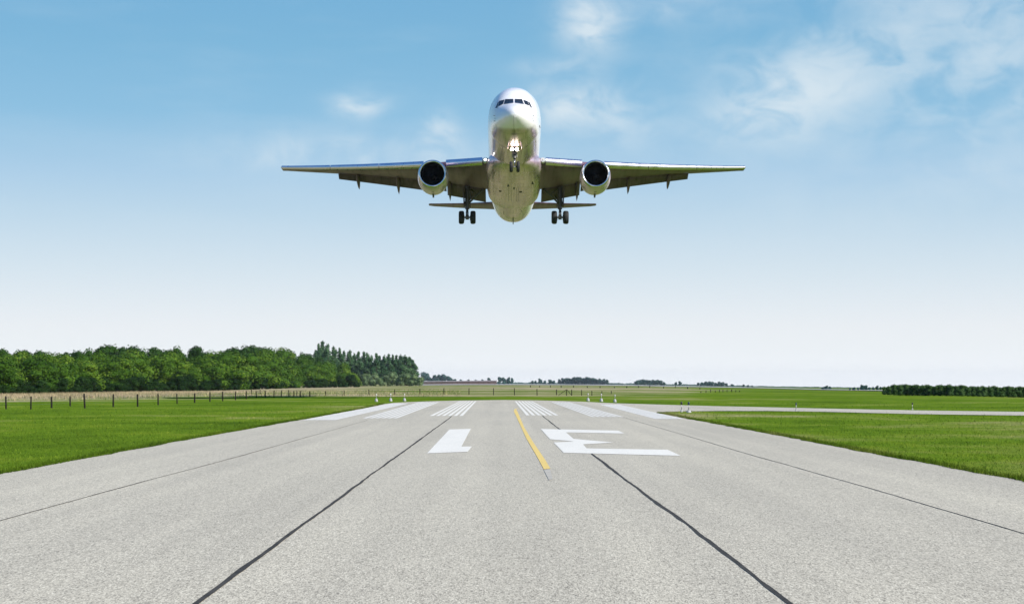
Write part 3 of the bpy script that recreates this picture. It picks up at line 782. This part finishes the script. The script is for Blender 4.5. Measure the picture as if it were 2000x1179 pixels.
def panels(t, col, k=.10):
    '''riveted skin panels: slightly different sheets with thin dark joints'''
    tc = N(t, 'ShaderNodeTexCoord'); br = N(t, 'ShaderNodeTexBrick'); t.links.new(tc.outputs['Object'], br.inputs['Vector'])
    for n_, v in (('Color1', (1-k,)*3+(1,)), ('Color2', (1+k*.6,)*3+(1,)), ('Mortar', (.45,.44,.43,1)), ('Scale', 1.0), ('Mortar Size', .018), ('Brick Width', 1.9), ('Row Height', 1.25), ('Bias', 0.0)): br.inputs[n_].default_value = v
    mp = N(t, 'ShaderNodeMapping'); t.links.new(tc.outputs['Object'], mp.inputs[0]); mp.inputs['Scale'].default_value = (2.6, .10, 2.6)
    st = ramp(t, tnoise(t, mp.outputs[0], 1.0, 5, .6), [(.34, (.62,.61,.60)), (.5, (.95,.95,.95)), (.68, (1.12,1.12,1.12))])
    return mixc(t, 1.0, mixc(t, 1.0, col, br.outputs['Color'], 'MULTIPLY'), st, 'MULTIPLY')
def metal(name, col, rough, metal_, var=.05, sc=.8, coat=0.0, streak=.0, bump=.02, sheets=False):
    m, t, b = mat(name); L = t.links.new
    tc = N(t, 'ShaderNodeTexCoord'); mp = N(t, 'ShaderNodeMapping'); L(tc.outputs['Object'], mp.inputs[0]); mp.inputs['Scale'].default_value = (1, .25, 1)
    n = tnoise(t, mp.outputs[0], sc, 6, .6)
    cc = ramp(t, n, [(.3, tuple(c*(1-var) for c in col)), (.7, tuple(min(1, c*(1+var)) for c in col))])
    L(panels(t, cc) if sheets else cc, b.inputs['Base Color'])
    r = N(t, 'ShaderNodeMapRange'); L(n, r.inputs[0]); r.inputs[1].default_value = .3; r.inputs[2].default_value = .7; r.inputs[3].default_value = rough*.8; r.inputs[4].default_value = rough*1.25
    L(r.outputs[0], b.inputs['Roughness']); b.inputs['Metallic'].default_value = metal_
    b.inputs['Coat Weight'].default_value = coat; b.inputs['Coat Roughness'].default_value = .08
    if bump:
        n2 = tnoise(t, mp.outputs[0], sc*1.6, 2, .5)
        bp = N(t, 'ShaderNodeBump'); L(n2, bp.inputs['Height']); bp.inputs['Strength'].default_value = bump; bp.inputs['Distance'].default_value = .4; L(bp.outputs[0], b.inputs['Normal'])
    return m
M_SKIN = metal('silver_skin', (.82,.80,.80), .30, .12, .03, .7, .5, bump=.02)
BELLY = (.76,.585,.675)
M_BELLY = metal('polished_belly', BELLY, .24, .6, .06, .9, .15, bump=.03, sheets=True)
def two_tone_reflect():
    '''white crown over a bare metal belly; the parting paints in reflected sky and ground'''
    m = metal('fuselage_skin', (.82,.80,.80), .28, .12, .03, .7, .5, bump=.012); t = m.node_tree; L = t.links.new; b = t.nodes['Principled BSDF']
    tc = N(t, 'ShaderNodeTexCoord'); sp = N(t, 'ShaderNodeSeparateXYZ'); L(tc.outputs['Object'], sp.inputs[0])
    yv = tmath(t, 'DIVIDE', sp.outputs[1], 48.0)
    lims = [(0,-3.2),(.9,-3.0),(1.5,-2.42),(2.4,-2.1),(4,-1.85),(7,-1.75),(10,-1.6),(14,-1.35),(24,-1.6),(27,-2.35),(33,-2.4),(37,-1.9),(48,.8)]  # white drops lower behind the wing to paint sky reflected along the sides
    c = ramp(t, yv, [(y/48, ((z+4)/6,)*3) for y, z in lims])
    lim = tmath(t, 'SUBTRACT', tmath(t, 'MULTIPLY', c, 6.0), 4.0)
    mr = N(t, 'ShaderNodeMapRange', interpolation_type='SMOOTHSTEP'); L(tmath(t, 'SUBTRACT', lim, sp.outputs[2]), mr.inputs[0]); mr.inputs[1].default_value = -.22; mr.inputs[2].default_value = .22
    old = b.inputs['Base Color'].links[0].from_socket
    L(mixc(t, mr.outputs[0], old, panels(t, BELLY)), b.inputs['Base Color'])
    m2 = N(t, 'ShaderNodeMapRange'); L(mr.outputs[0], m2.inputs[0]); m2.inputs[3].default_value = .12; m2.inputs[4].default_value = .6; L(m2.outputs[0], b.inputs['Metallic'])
    return m
M_FUS = two_tone_reflect()
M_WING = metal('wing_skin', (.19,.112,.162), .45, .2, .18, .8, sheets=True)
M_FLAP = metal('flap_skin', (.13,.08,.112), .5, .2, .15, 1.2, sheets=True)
M_SLAT = metal('bare_metal_edge', (.75,.72,.76), .30, 1.0, .05, 1.5, bump=.015)
M_LIP = metal('intake_lip_metal', (.70,.70,.72), .18, 1.0, .05, 2, bump=0)
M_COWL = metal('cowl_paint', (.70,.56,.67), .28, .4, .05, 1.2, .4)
M_BLACK = plain('intake_black', (.006,.006,.007), .6, 0, .2, 3)
M_FAN = plain('fan_titanium', (.05,.05,.052), .35, .8, .2, 3)
M_TYRE = plain('tyre_rubber', (.012,.012,.013), .75, 0, .3, 4)
M_HUB = plain('wheel_hub', (.12,.11,.10), .5, .6, .2, 8)
M_GEAR = plain('gear_steel', (.10,.095,.09), .45, .5, .25, 6)
M_CHROME = plain('oleo_chrome', (.62,.60,.58), .15, 1.0, .1, 6)
M_GLASS = plain('cockpit_glass', (.012,.014,.018), .06, 0, .2, 2, spec=.8)
M_MARK = plain('dark_vent', (.012,.011,.011), .6, 0, .2, 6)
M_LINE = plain('panel_seam', (.16,.15,.145), .6, 0, .2, 6)
M_FRAME = metal('window_frame', (.72,.72,.73), .3, .4, .04, 2, bump=0)
m, t, b = mat('landing_lamp'); b.inputs['Emission Color'].default_value = (1, .88, .70, 1); b.inputs['Emission Strength'].default_value = 38; M_LAMP = m
m, t, b = mat('wing_lamp'); b.inputs['Emission Color'].default_value = (1, .95, .86, 1); b.inputs['Emission Strength'].default_value = 8; M_LAMP2 = m

# fuselage: y, z top, z bottom, half width
ST = [(0.0,-1.43,-1.47,.02),(.06,-1.22,-1.68,.27),(.2,-1.02,-1.86,.50),(.5,-.74,-2.06,.80),(1.0,-.42,-2.30,1.13),(1.6,-.10,-2.48,1.42),(2.1,.20,-2.60,1.62),(2.5,.62,-2.67,1.76),(3.0,1.20,-2.74,1.90),(3.6,1.72,-2.80,2.03),(4.4,2.17,-2.86,2.16),(5.5,2.55,-2.91,2.28),(7,2.83,-2.94,2.37),(9,2.95,-2.95,2.42),(11,2.95,-2.95,2.43),(16,2.95,-2.95,2.43),(22,2.95,-2.95,2.43),(28,2.95,-2.95,2.42),(32,2.95,-2.93,2.36),(35,2.95,-2.62,2.24),(38,2.93,-1.98,2.04),(41,2.88,-1.12,1.74),(44,2.75,-.15,1.30),(46.5,2.5,.75,.85),(48,2.15,1.35,.42),(48.4,1.9,1.6,.15)]
sy = np.array([s[0] for s in ST]); 
def catmull(v, n):
    """smooth resample of the stations"""
    out = []; m = len(v)
    for i in range(m-1):
        p0 = v[max(i-1, 0)]; p1 = v[i]; p2 = v[i+1]; p3 = v[min(i+2, m-1)]
        k = n if sy[i+1]-sy[i] > .3 else 2
        for j in range(k):
            t = j/k; h = sy[i+1]-sy[i]
            m1 = (p2-p0)/((sy[i+1]-sy[max(i-1, 0)]) or 1)*h; m2 = (p3-p1)/((sy[min(i+2, m-1)]-sy[i]) or 1)*h
            out.append(p1*(2*t**3-3*t**2+1)+m1*(t**3-2*t**2+t)+p2*(-2*t**3+3*t**2)+m2*(t**3-t**2))
    out.append(v[-1]); return np.array(out)
yy = catmull(sy, 4); zt = catmull(np.array([s[1] for s in ST]), 4); zb = catmull(np.array([s[2] for s in ST]), 4); hw = catmull(np.array([s[3] for s in ST]), 4)
NR = 64
rings = []
for y, a, c, h in zip(yy, zt, zb, hw):
    zc = a*.5+c*.5 if y > 6 else a*.42+c*.58     # widest point sits lower in the nose
    ring = []
    for k in range(NR):
        th = 2*math.pi*k/NR; s, cth = math.sin(th), math.cos(th)
        ex = .94
        x = h*math.copysign(abs(s)**ex, s); z = zc+(a-zc if cth > 0 else zc-c)*math.copysign(abs(cth)**ex, cth)
        ring.append((x, y, z))
    rings.append(ring)
mb = MB().loft(rings)
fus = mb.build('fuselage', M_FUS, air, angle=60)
bvh = BVHTree.FromPolygons([v.co.copy() for v in fus.data.vertices], [tuple(p.vertices) for p in fus.data.polygons])
cam_l = MWI @ Vector((0, 0, CH))
def hit(px, py, tree=bvh, off=.015):
    d = Vector(((px-PX0)/F, 1, -(py-PY0)/F)).normalized()
    dl = (MWI.to_3x3() @ d).normalized()
    loc, nor, i, dist = tree.ray_cast(cam_l, dl)
    if loc is None: return None
    if nor.dot(dl) > 0: nor = -nor
    return loc+nor*off
def patch(name, quad, m, parent, tree=bvh, off=.015, nu=8, nv_=5):
    """a panel lying on the skin, its corners given clockwise"""
    a, b_, c, d = [Vector(q) for q in quad]; V = []; ok = True
    for j in range(nv_+1):
        for i in range(nu+1):
            u, v = i/nu, j/nv_
            p = (a*(1-u)+b_*u)*(1-v)+(d*(1-u)+c*u)*v
            h = hit(p.x, p.y, tree, off)
            if h is None: return None
            V.append(h)
    Fc = [(j*(nu+1)+i, (j+1)*(nu+1)+i, (j+1)*(nu+1)+i+1, j*(nu+1)+i+1) for j in range(nv_) for i in range(nu)]
    me = pydata(name, V, Fc)
    return link(name, me, m, parent, True)
Z4 = lambda x, y: (920+x*.12719, 170+y*.12719)
panes = [[(526,190),(650,187),(652,245),(505,266)],[(430,218),(516,196),(494,264),(418,300)],[(374,326),(414,236),(424,230),(404,322)],
         [(672,187),(782,190),(812,266),(673,245)],[(802,200),(868,222),(896,290),(828,264)],[(876,226),(900,240),(938,326),(908,305)]]
for q in panes:
    patch('cockpit_window', [Z4(*p) for p in q], M_GLASS, fus, off=.02)
# window surround posts and the seams and vents of the skin
def seam_line(pts, wpx, m=M_LINE, name='skin_seam', off=.012):
    V = []; P = []
    for (x0, y0), (x1, y1) in zip(pts[:-1], pts[1:]):
        n = max(2, int(math.hypot(x1-x0, y1-y0)/3))
        P += [(x0+(x1-x0)*i/n, y0+(y1-y0)*i/n) for i in range(n)]
    P.append(pts[-1])
    for i, p in enumerate(P):
        q = P[min(i+1, len(P)-1)]; o = P[max(i-1, 0)]; dx, dy = q[0]-o[0], q[1]-o[1]; l = math.hypot(dx, dy) or 1
        for s in (1, -1):
            h = hit(p[0]-dy/l*wpx/2*s, p[1]+dx/l*wpx/2*s, bvh2, off)
            if h is None: return
            V.append(h)
    link(name, pydata(name, V, [(2*i, 2*i+2, 2*i+3, 2*i+1) for i in range(len(P)-1)]), m, fus)

# belly fairing round the wing root
FR = [(11.2,-2.2,-2.9,.9),(12.2,-1.5,-3.0,1.9),(13.5,-1.05,-3.06,2.40),(15.5,-.75,-3.12,2.66),(18,-.65,-3.15,2.74),(21,-.75,-3.15,2.72),(23.5,-1.0,-3.12,2.64),(25.5,-1.35,-3.06,2.50),(27.2,-1.9,-2.98,2.1),(28.0,-2.3,-2.93,1.5)]
rr_ = []
for y, a, c, h in FR:
    zc = a*.55+c*.45
    rr_.append([(h*math.copysign(abs(math.sin(th))**.72, math.sin(th)), y, zc+(a-zc if math.cos(th) > 0 else zc-c)*math.copysign(abs(math.cos(th))**.8, math.cos(th))) for th in [2*math.pi*k/48 for k in range(48)]])
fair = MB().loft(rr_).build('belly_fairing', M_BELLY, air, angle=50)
allv = [v.co.copy() for v in fus.data.vertices]; off_ = len(allv); allf = [tuple(p.vertices) for p in fus.data.polygons]
allv += [v.co.copy() for v in fair.data.vertices]; allf += [tuple(i+off_ for i in p.vertices) for p in fair.data.polygons]
bvh2 = BVHTree.FromPolygons(allv, allf)
Z5 = lambda x, y: (920+x*.14414, 280+y*.14419)
for q in [[(486,585),(522,585),(506,552),(502,552)],[(816,556),(852,552),(836,516),(832,516)],[(376,640),(412,640),(412,656),(380,656)],[(652,650),(692,650),(692,666),(656,666)],[(574,598),(590,598),(590,622),(574,622)]]:
    patch('belly_vent', [Z5(*p) for p in q], M_MARK, fair, bvh2, .02, 2, 2)
seam_line([Z4(655,440), Z4(657,560), Z4(660,720)], .55)
seam_line([Z4(612,722), Z4(752,722)], .5)
for xa in (510, 545, 615, 648): seam_line([Z5(xa,600), Z5(xa,790)], .55)
seam_line([Z5(300,450), Z5(300,700)], .4)
for pts in ([(345,440),(372,442)],[(362,482),(378,484)],[(350,522),(376,524)],[(945,444),(970,442)],[(935,484),(945,486)],[(943,526),(968,524)]):
    seam_line([Z4(*p) for p in pts], .9, M_MARK, 'probe')
patch('service_door', [Z4(1046,590),Z4(1054,590),Z4(1063,628),Z4(1054,628)], M_MARK, fus)
for xa in (-1.0, 1.0):   # radio blades
    MB().box((xa, 30+xa*.6, -3.05), .03, .35, .30).build('blade_aerial', M_GEAR, fus)
MB().loft([[(-.05,32.6,-2.9),(.05,32.6,-2.9),(.05,33.3,-2.85),(-.05,33.3,-2.85)],[(-.04,33.0,-3.32),(.04,33.0,-3.32),(.04,33.35,-3.32),(-.04,33.35,-3.32)]]).build('tail_skid', M_GEAR, fus)

# wings
def foil(c, th, n=15, camber=.015):
    """closed airfoil loop (chordwise 0..1, z) from trailing edge over the top to the nose and back"""
    up = []; lo = []
    for i in range(n+1):
        x = .5*(1+math.cos(math.pi*i/n)); t_ = 5*th*(.2969*math.sqrt(x)-.126*x-.3516*x*x+.2843*x**3-.1015*x**4)
        cm = camber*4*x*(1-x); up.append((x*c, (cm+t_)*c)); 
    for i in range(1, n):
        x = .5*(1-math.cos(math.pi*i/n)); t_ = 5*th*(.2969*math.sqrt(x)-.126*x-.3516*x*x+.2843*x**3-.1015*x**4)
        cm = camber*4*x*(1-x); lo.append((x*c, (cm-t_)*c))
    return up+lo
def le(x):
    ax = abs(x); return 14.6+(ax-2.4)*.66, -1.72+.11*(ax-2.4)+.0019*(ax-2.4)**2
def te(x):
    ax = abs(x); return np.interp(ax, [2, 2.4, 8, 23.7], [25.1, 25.1, 25.7, 30.9])
def inc(x): return np.interp(abs(x), [2, 8, 18, 23.7], [-.05, .015, .12, .13])   # slope of the chord line, nose up negative
def sect(x, f0, f1, th):
    y0, z0 = le(x); c = te(x)-y0; k = inc(x)
    pts = foil(c, th)
    out = []
    for a, z in pts:
        a = min(a, c*f1) if a > c*f1 else a
        out.append((x, y0+a, z0+z+k*a))
    return out
def wing(s):
    mb = MB(); rings = []
    for x in (1.6, 2.6, 4.5, 6.5, 8, 10, 12, 14, 16, 17.85, 17.86, 19.5, 21.5, 23.2, 23.62, 23.74):
        th = np.interp(x, [2, 8, 23], [.145, .118, .10]); f1 = .80 if x < 17.855 else 1.0
        r = sect(x, 0, f1, th)
        if x > 23.3:
            q = (x-23.2)/.6; cy = sum(p[1] for p in r)/len(r); cz = sum(p[2] for p in r)/len(r)
            r = [(p[0], cy+(p[1]-cy)*(1-.25*q), cz+(p[2]-cz)*(1-.75*q)) for p in r]
        rings.append([(p[0]*s, p[1], p[2]) for p in r])
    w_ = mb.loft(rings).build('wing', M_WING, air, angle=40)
    # leading edge slats, drooped
    for x0, x1 in ((3.0, 6.5), (8.7, 13.2), (13.25, 18.3), (18.35, 23.62)):
        mb = MB(); rg = []
        for k in range(7):
            x = x0+(x1-x0)*k/6; y0, z0 = le(x); c = te(x)-y0; sc = np.interp(x, [2, 8, 23], [.95, .80, .50]); th = np.interp(x, [2, 8, 16, 23], [.72, .66, .52, .34])
            loop = []
            for j in range(11):
                a = -1.25+2.6*j/10          # outer curve from lower lip over the nose to the upper trailing edge
                loop.append((-.50*sc*math.cos(a)*(1 if a < 0 else 1.0), th*math.sin(a)*.55))
            loop = [(u+.30*sc, v) for u, v in loop]
            inner = [(u*.9+.12*sc+.03, v*.86) for u, v in reversed(loop[1:-1])]
            ang = -.30; ca, sa = math.cos(ang), math.sin(ang)
            rg.append([(x*s, y0-.10*sc-.12+u*ca+v*sa*1.0, z0+.02+v*ca-u*sa*-1.0*-1-.05) for u, v in loop+inner])
        mb.loft(rg).build('slat', M_SLAT, w_, angle=45)
    # flaps: a panel hanging behind and below the trailing edge with a slot between
    def flap(x0, x1, c0, c1, d0, d1, nm='flap', m_=M_FLAP):
        rg = []
        for k in range(5):
            x = x0+(x1-x0)*k/4; y0, z0 = le(x); c = te(x)-y0; ch = c0+(c1-c0)*k/4; dr = d0+(d1-d0)*k/4
            ya, za = y0+c*.80-.10, z0+inc(x)*c*.80-.09
            pts = foil(ch, .13, 9, .02); ca, sa = math.cos(dr), math.sin(dr)
            rg.append([(x*s, ya+u*ca+v*sa, za-u*sa+v*ca) for u, v in pts])
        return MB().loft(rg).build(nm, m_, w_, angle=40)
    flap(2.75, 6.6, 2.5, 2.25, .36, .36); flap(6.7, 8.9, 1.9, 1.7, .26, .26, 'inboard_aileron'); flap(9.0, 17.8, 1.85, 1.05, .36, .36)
    # flap track fairings
    for x, ln, dp in ((6.35, 2.5, .62), (11.6, 2.2, .50), (15.75, 1.8, .42)):
        y0, z0 = le(x); c = te(x)-y0; ya = y0+c*.66; za = z0+inc(x)*c*.7-.22
        rg = []
        for u, wd, hh, dz in ((0, .03, .04, 0), (.12, .15, .16, -.03), (.35, .19, .30, -.10), (.6, .17, .34, -.28), (.82, .11, .26, -.62), (1.0, .02, .04, -1.0)):
            rg.append([(x*s+wd*math.sin(2*math.pi*j/14), ya+u*(ln+1.1), za+dz*dp*1.7-hh*.35+hh*math.cos(2*math.pi*j/14)) for j in range(14)])
        MB().loft(rg).build('flap_track_fairing', M_FLAP, w_, angle=50)
    y0, z0 = le(23.5); MB().lathe((23.66*s, y0-.02, z0+.03), (0, -1, 0), [(-.12,.05),(0,.05),(.05,.03),(.06,.005)], 10).build('wingtip_light', M_LENSW, w_, True)
    y0, z0 = le(2.75); r_ = MB().lathe((2.72*s, y0-.55, z0+.02), (0, -1, -.04), [(-.5,.26),(-.1,.24),(0,.20)], 16).build('wing_root_light', M_FRAME, w_, angle=40)
    o = MB().lathe((2.72*s, y0-.551, z0+.02), (0, -1, -.04), [(0,.10),(.02,.09),(.035,.04)], 16).build('lamp', M_LAMP2 if s < 0 else M_LENSW, w_, True)
    return w_
for s in (-1, 1): wing(s)

# engines
def engine(s):
    ex, ey, ez = 7.66*s, 13.7, -3.14
    A_ = (0, 1, 0)
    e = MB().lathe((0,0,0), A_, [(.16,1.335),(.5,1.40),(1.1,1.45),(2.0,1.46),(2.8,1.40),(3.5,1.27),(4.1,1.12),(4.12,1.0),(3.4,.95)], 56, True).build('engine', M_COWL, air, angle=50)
    e.location = (ex, ey, ez); e.rotation_euler = (R(1.0), 0, 0)
    MB().lathe((0,0,0), A_, [(.162,1.333),(.07,1.295),(.015,1.25),(0,1.20),(.02,1.15),(.09,1.10),(.2,1.065),(.21,1.06)], 56, True).build('intake_lip', M_LIP, e, angle=60)
    MB().lathe((0,0,0), A_, [(.21,1.06),(.5,1.06),(1.0,1.09),(1.45,1.10)], 48, True).build('intake_duct', M_BLACK, e, angle=50)
    fan = MB()
    for k in range(34):
        a = 2*math.pi*k/34
        def P(r, da, y): return (r*math.sin(a+da), y, r*math.cos(a+da))
        fan.add([P(.33, 0, 1.3), P(1.08, .12, 1.28), P(1.08, .27, 1.42), P(.33, .16, 1.42)], [(0,1,2,3)])
    fan.lathe((0,1.44,0), A_, [(0,1.1),(.01,1.1)], 32)
    fo = fan.build('fan', M_FAN, e)
    MB().lathe((0,0,0), A_, [(.85,.005),(.9,.09),(1.05,.2),(1.3,.33),(1.42,.35)], 24).build('spinner', M_BLACK, e, angle=50)
    MB().lathe((0,0,0), A_, [(3.3,.85),(4.4,.72),(5.4,.50),(5.45,.44),(5.0,.36)], 32, True).build('core_nozzle', M_GEAR, e, angle=50)
    MB().lathe((0,0,0), A_, [(4.6,.33),(5.6,.26),(6.3,.04)], 20).build('exhaust_plug', M_GEAR, e, angle=50)
    rg = []
    for y, w0, zt_, zb_ in ((1.6,.02,1.42,1.2),(2.2,.16,1.75,1.1),(3.4,.22,1.95,.9),(5.2,.22,2.1,.8),(7.5,.18,1.75,1.15),(9.2,.04,1.5,1.35)):
        rg.append([(-w0,y,zb_),(w0,y,zb_),(w0,y,zt_),(-w0,y,zt_)])
    MB().loft(rg).build('pylon', M_COWL, e, angle=40)
    MB().loft([[(-.09,2.2,-1.42),(.09,2.2,-1.42),(.09,2.75,-1.40),(-.09,2.75,-1.40)],[(-.07,2.45,-1.68),(.07,2.45,-1.68),(.07,2.85,-1.66),(-.07,2.85,-1.66)]]).build('drain_mast', M_GEAR, e)
    MB().box((0, 1.3, -1.452), .24, .06, .03).build('cowl_latch', M_MARK, e)
for s in (-1, 1): engine(s)

# tail
def tailplane(s):
    rg = []
    for x, y0, c, z0, th in ((.8,41.0,5.4,1.05,.10),(1.6,41.5,5.0,1.12,.10),(5,43.9,3.5,1.60,.09),(8.8,46.5,1.9,2.22,.09),(9.25,46.85,1.6,2.32,.085),(9.4,47.2,1.1,2.36,.05)):
        rg.append([(x*s, y0+u, z0+v*.85+.085*u) for u, v in foil(c, th, 10, 0)])
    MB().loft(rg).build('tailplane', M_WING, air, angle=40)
for s in (-1, 1): tailplane(s)
rg = []
for z0, y0, c, th in ((2.3,37.8,8.6,.09),(4,39.4,7.4,.09),(8,43.3,4.9,.09),(11,46.1,3.2,.085),(11.4,46.6,2.7,.05)):
    rg.append([(v, y0+u, z0) for u, v in foil(c, th, 10, 0)])
MB().loft(rg).build('tail_fin', M_SKIN, air, angle=40)

# landing gear
def wheel(parent, c, r, wd):
    w_ = MB().lathe((0,0,0), (1,0,0), [(-wd*.36,r*.50),(-wd*.46,r*.62),(-wd*.5,r*.80),(-wd*.42,r*.93),(-wd*.25,r),(0,r*1.01),(wd*.25,r),(wd*.42,r*.93),(wd*.5,r*.80),(wd*.46,r*.62),(wd*.36,r*.50)], 36).build('wheel', M_TYRE, parent, angle=40)
    w_.location = c
    MB().lathe((0,0,0), (1,0,0), [(-wd*.40,.05),(-wd*.40,r*.30),(-wd*.44,r*.48),(wd*.44,r*.48),(wd*.40,r*.30),(wd*.40,.05)], 24).build('hub', M_HUB, parent, angle=40).location = c
    return w_
def main_gear(s):
    gx_, gy_ = 4.58*s, 23.4
    st = MB(); st.tube((0,0,.95), (0,-.05,3.1), .20, .24, 16); st.tube((0,0,1.35), (0,0,1.6), .27, .27, 16); st.tube((-.0,0,.85), (0,0,1.0), .22, .22, 16)
    st.tube((.30,.1,1.0), (.30,.15,2.6), .035, .035, 8); st.tube((-.30,.05,1.0), (-.30,.1,2.6), .035, .035, 8)
    for z in (1.2, 1.75, 2.3): st.box((.15, .08, z), .36, .1, .07); st.box((-.15, .06, z), .36, .1, .07)
    g = st.build('main_gear', M_GEAR, air, angle=40); g.location = (gx_, gy_, -5.0)
    MB().tube((0,0,-.1), (0,0,.95), .115, .115, 16).build('oleo', M_CHROME, g, True)
    tl = MB(); tl.tube((-.09,-.35,.42), (-.05,-.12,.9), .05, .05, 8); tl.tube((.09,-.35,.42), (.05,-.12,.9), .05, .05, 8); tl.tube((-.1,-.35,.42), (-.05,-.12,.02), .05, .05, 8); tl.tube((.1,-.35,.42), (.05,-.12,.02), .05, .05, 8)
    tl.build('torque_link', M_GEAR, g, True)
    TR = .25
    bm_ = MB(); bm_.tube((0,-.85,-.85*TR), (0,.85,.85*TR), .15, .15, 14); bm_.tube((-.16,0,.02), (.16,0,.02), .24, .24, 14); bm_.tube((0,0,0), (0,0,.25), .22, .13, 14)
    for y in (-.71, .71): bm_.tube((-.56,y,TR*y), (.56,y,TR*y), .085, .085, 12); bm_.tube((-.34,y,TR*y-.03), (-.28,y,TR*y-.03), .26, .26, 16); bm_.tube((.28,y,TR*y-.03), (.34,y,TR*y-.03), .26, .26, 16)
    for x in (-.3, .3): bm_.tube((x,-.71,-.25-.71*TR), (x,.71,-.25+.71*TR), .04, .04, 8)
    bm_.build('bogie_beam', M_GEAR, g, angle=40)
    for x in (-.57, .57):
        for y in (-.71, .71): wheel(g, (x, y, TR*y), .64, .50)
    br = MB(); br.tube((-.1*s,-.1,1.35), (-2.0*s,-.6,3.15), .085, .075, 12); br.build('side_brace', M_GEAR, g, True)
    br = MB(); br.tube((-1.0*s,-.35,2.2), (-.1*s,.0,3.0), .05, .05, 10); br.build('lock_brace', M_GEAR, g, True)
    br = MB(); br.tube((0,.1,1.4), (-.5*s,1.6,2.7), .07, .06, 10); br.build('drag_brace', M_GEAR, g, True)
    MB().loft([[(.33*s,-.55,1.15),(.37*s,-.55,1.15),(.37*s,.6,1.15),(.33*s,.6,1.15)],[(.36*s,-.7,2.9),(.42*s,-.7,2.9),(.42*s,.8,2.9),(.36*s,.8,2.9)]]).build('gear_door', M_FLAP, g)
for s in (-1, 1): main_gear(s)
def nose_gear():
    st = MB(); st.tube((0,0,.75), (0,.1,2.1), .13, .15, 14); st.box((0,-.08,1.56), .70, .10, .10); st.tube((-.12,0,1.15), (.12,0,1.15), .13, .13, 12); st.box((0,-.16,1.16), .46, .12, .16); st.tube((.2,-.05,.85),(.2,0,1.5),.04,.04,8); st.tube((-.2,-.05,.85),(-.2,0,1.5),.04,.04,8)
    g = st.build('nose_gear', M_GEAR, air, angle=40); g.location = (0, 5.6, -4.72)
    MB().tube((0,0,0), (0,0,.8), .075, .075, 14).build('oleo', M_CHROME, g, True)
    MB().tube((-.42,0,0), (.42,0,0), .07, .07, 12).build('axle', M_CHROME, g, True)
    for x in (-.31, .31): wheel(g, (x, 0, 0), .49, .30)
    MB().tube((0,.05,1.3), (0,1.7,2.0), .06, .06, 10).build('drag_brace', M_GEAR, g, True)
    for x in (-.21, .21):
        h = MB().lathe((x,-.16,1.56), (0,-1,-.05), [(-.14,.05),(-.05,.14),(0,.15)], 18).build('landing_light', M_GEAR, g, angle=40)
        MB().lathe((x,-.161,1.56), (0,-1,-.05), [(0,.14),(.02,.12),(.04,.03)], 18).build('lamp', M_LAMP, g, True)
    for s in (-1, 1):
        MB().loft([[(.52*s,-1.3,1.95),(.56*s,-1.3,1.95),(.56*s,1.2,1.9),(.52*s,1.2,1.9)],[(.62*s,-1.2,1.45),(.66*s,-1.2,1.45),(.66*s,1.1,1.40),(.62*s,1.1,1.40)]]).build('gear_door', M_BELLY, g)
nose_gear()

HAZE = .000035
# ------------------------------------------------------------------ air
hz = MB().box((0, 4550, -12), 12400, 10400, 130).build('haze', None)
m, t, b = mat('air'); t.nodes.remove(b); v = N(t, 'ShaderNodeVolumePrincipled')
v.inputs['Color'].default_value = (.86,.93,1,1); v.inputs['Density'].default_value = HAZE; v.inputs['Anisotropy'].default_value = .2
t.links.new(v.outputs[0], t.nodes['Material Output'].inputs['Volume']); hz.data.materials.append(m); tag(hz, kind='stuff')
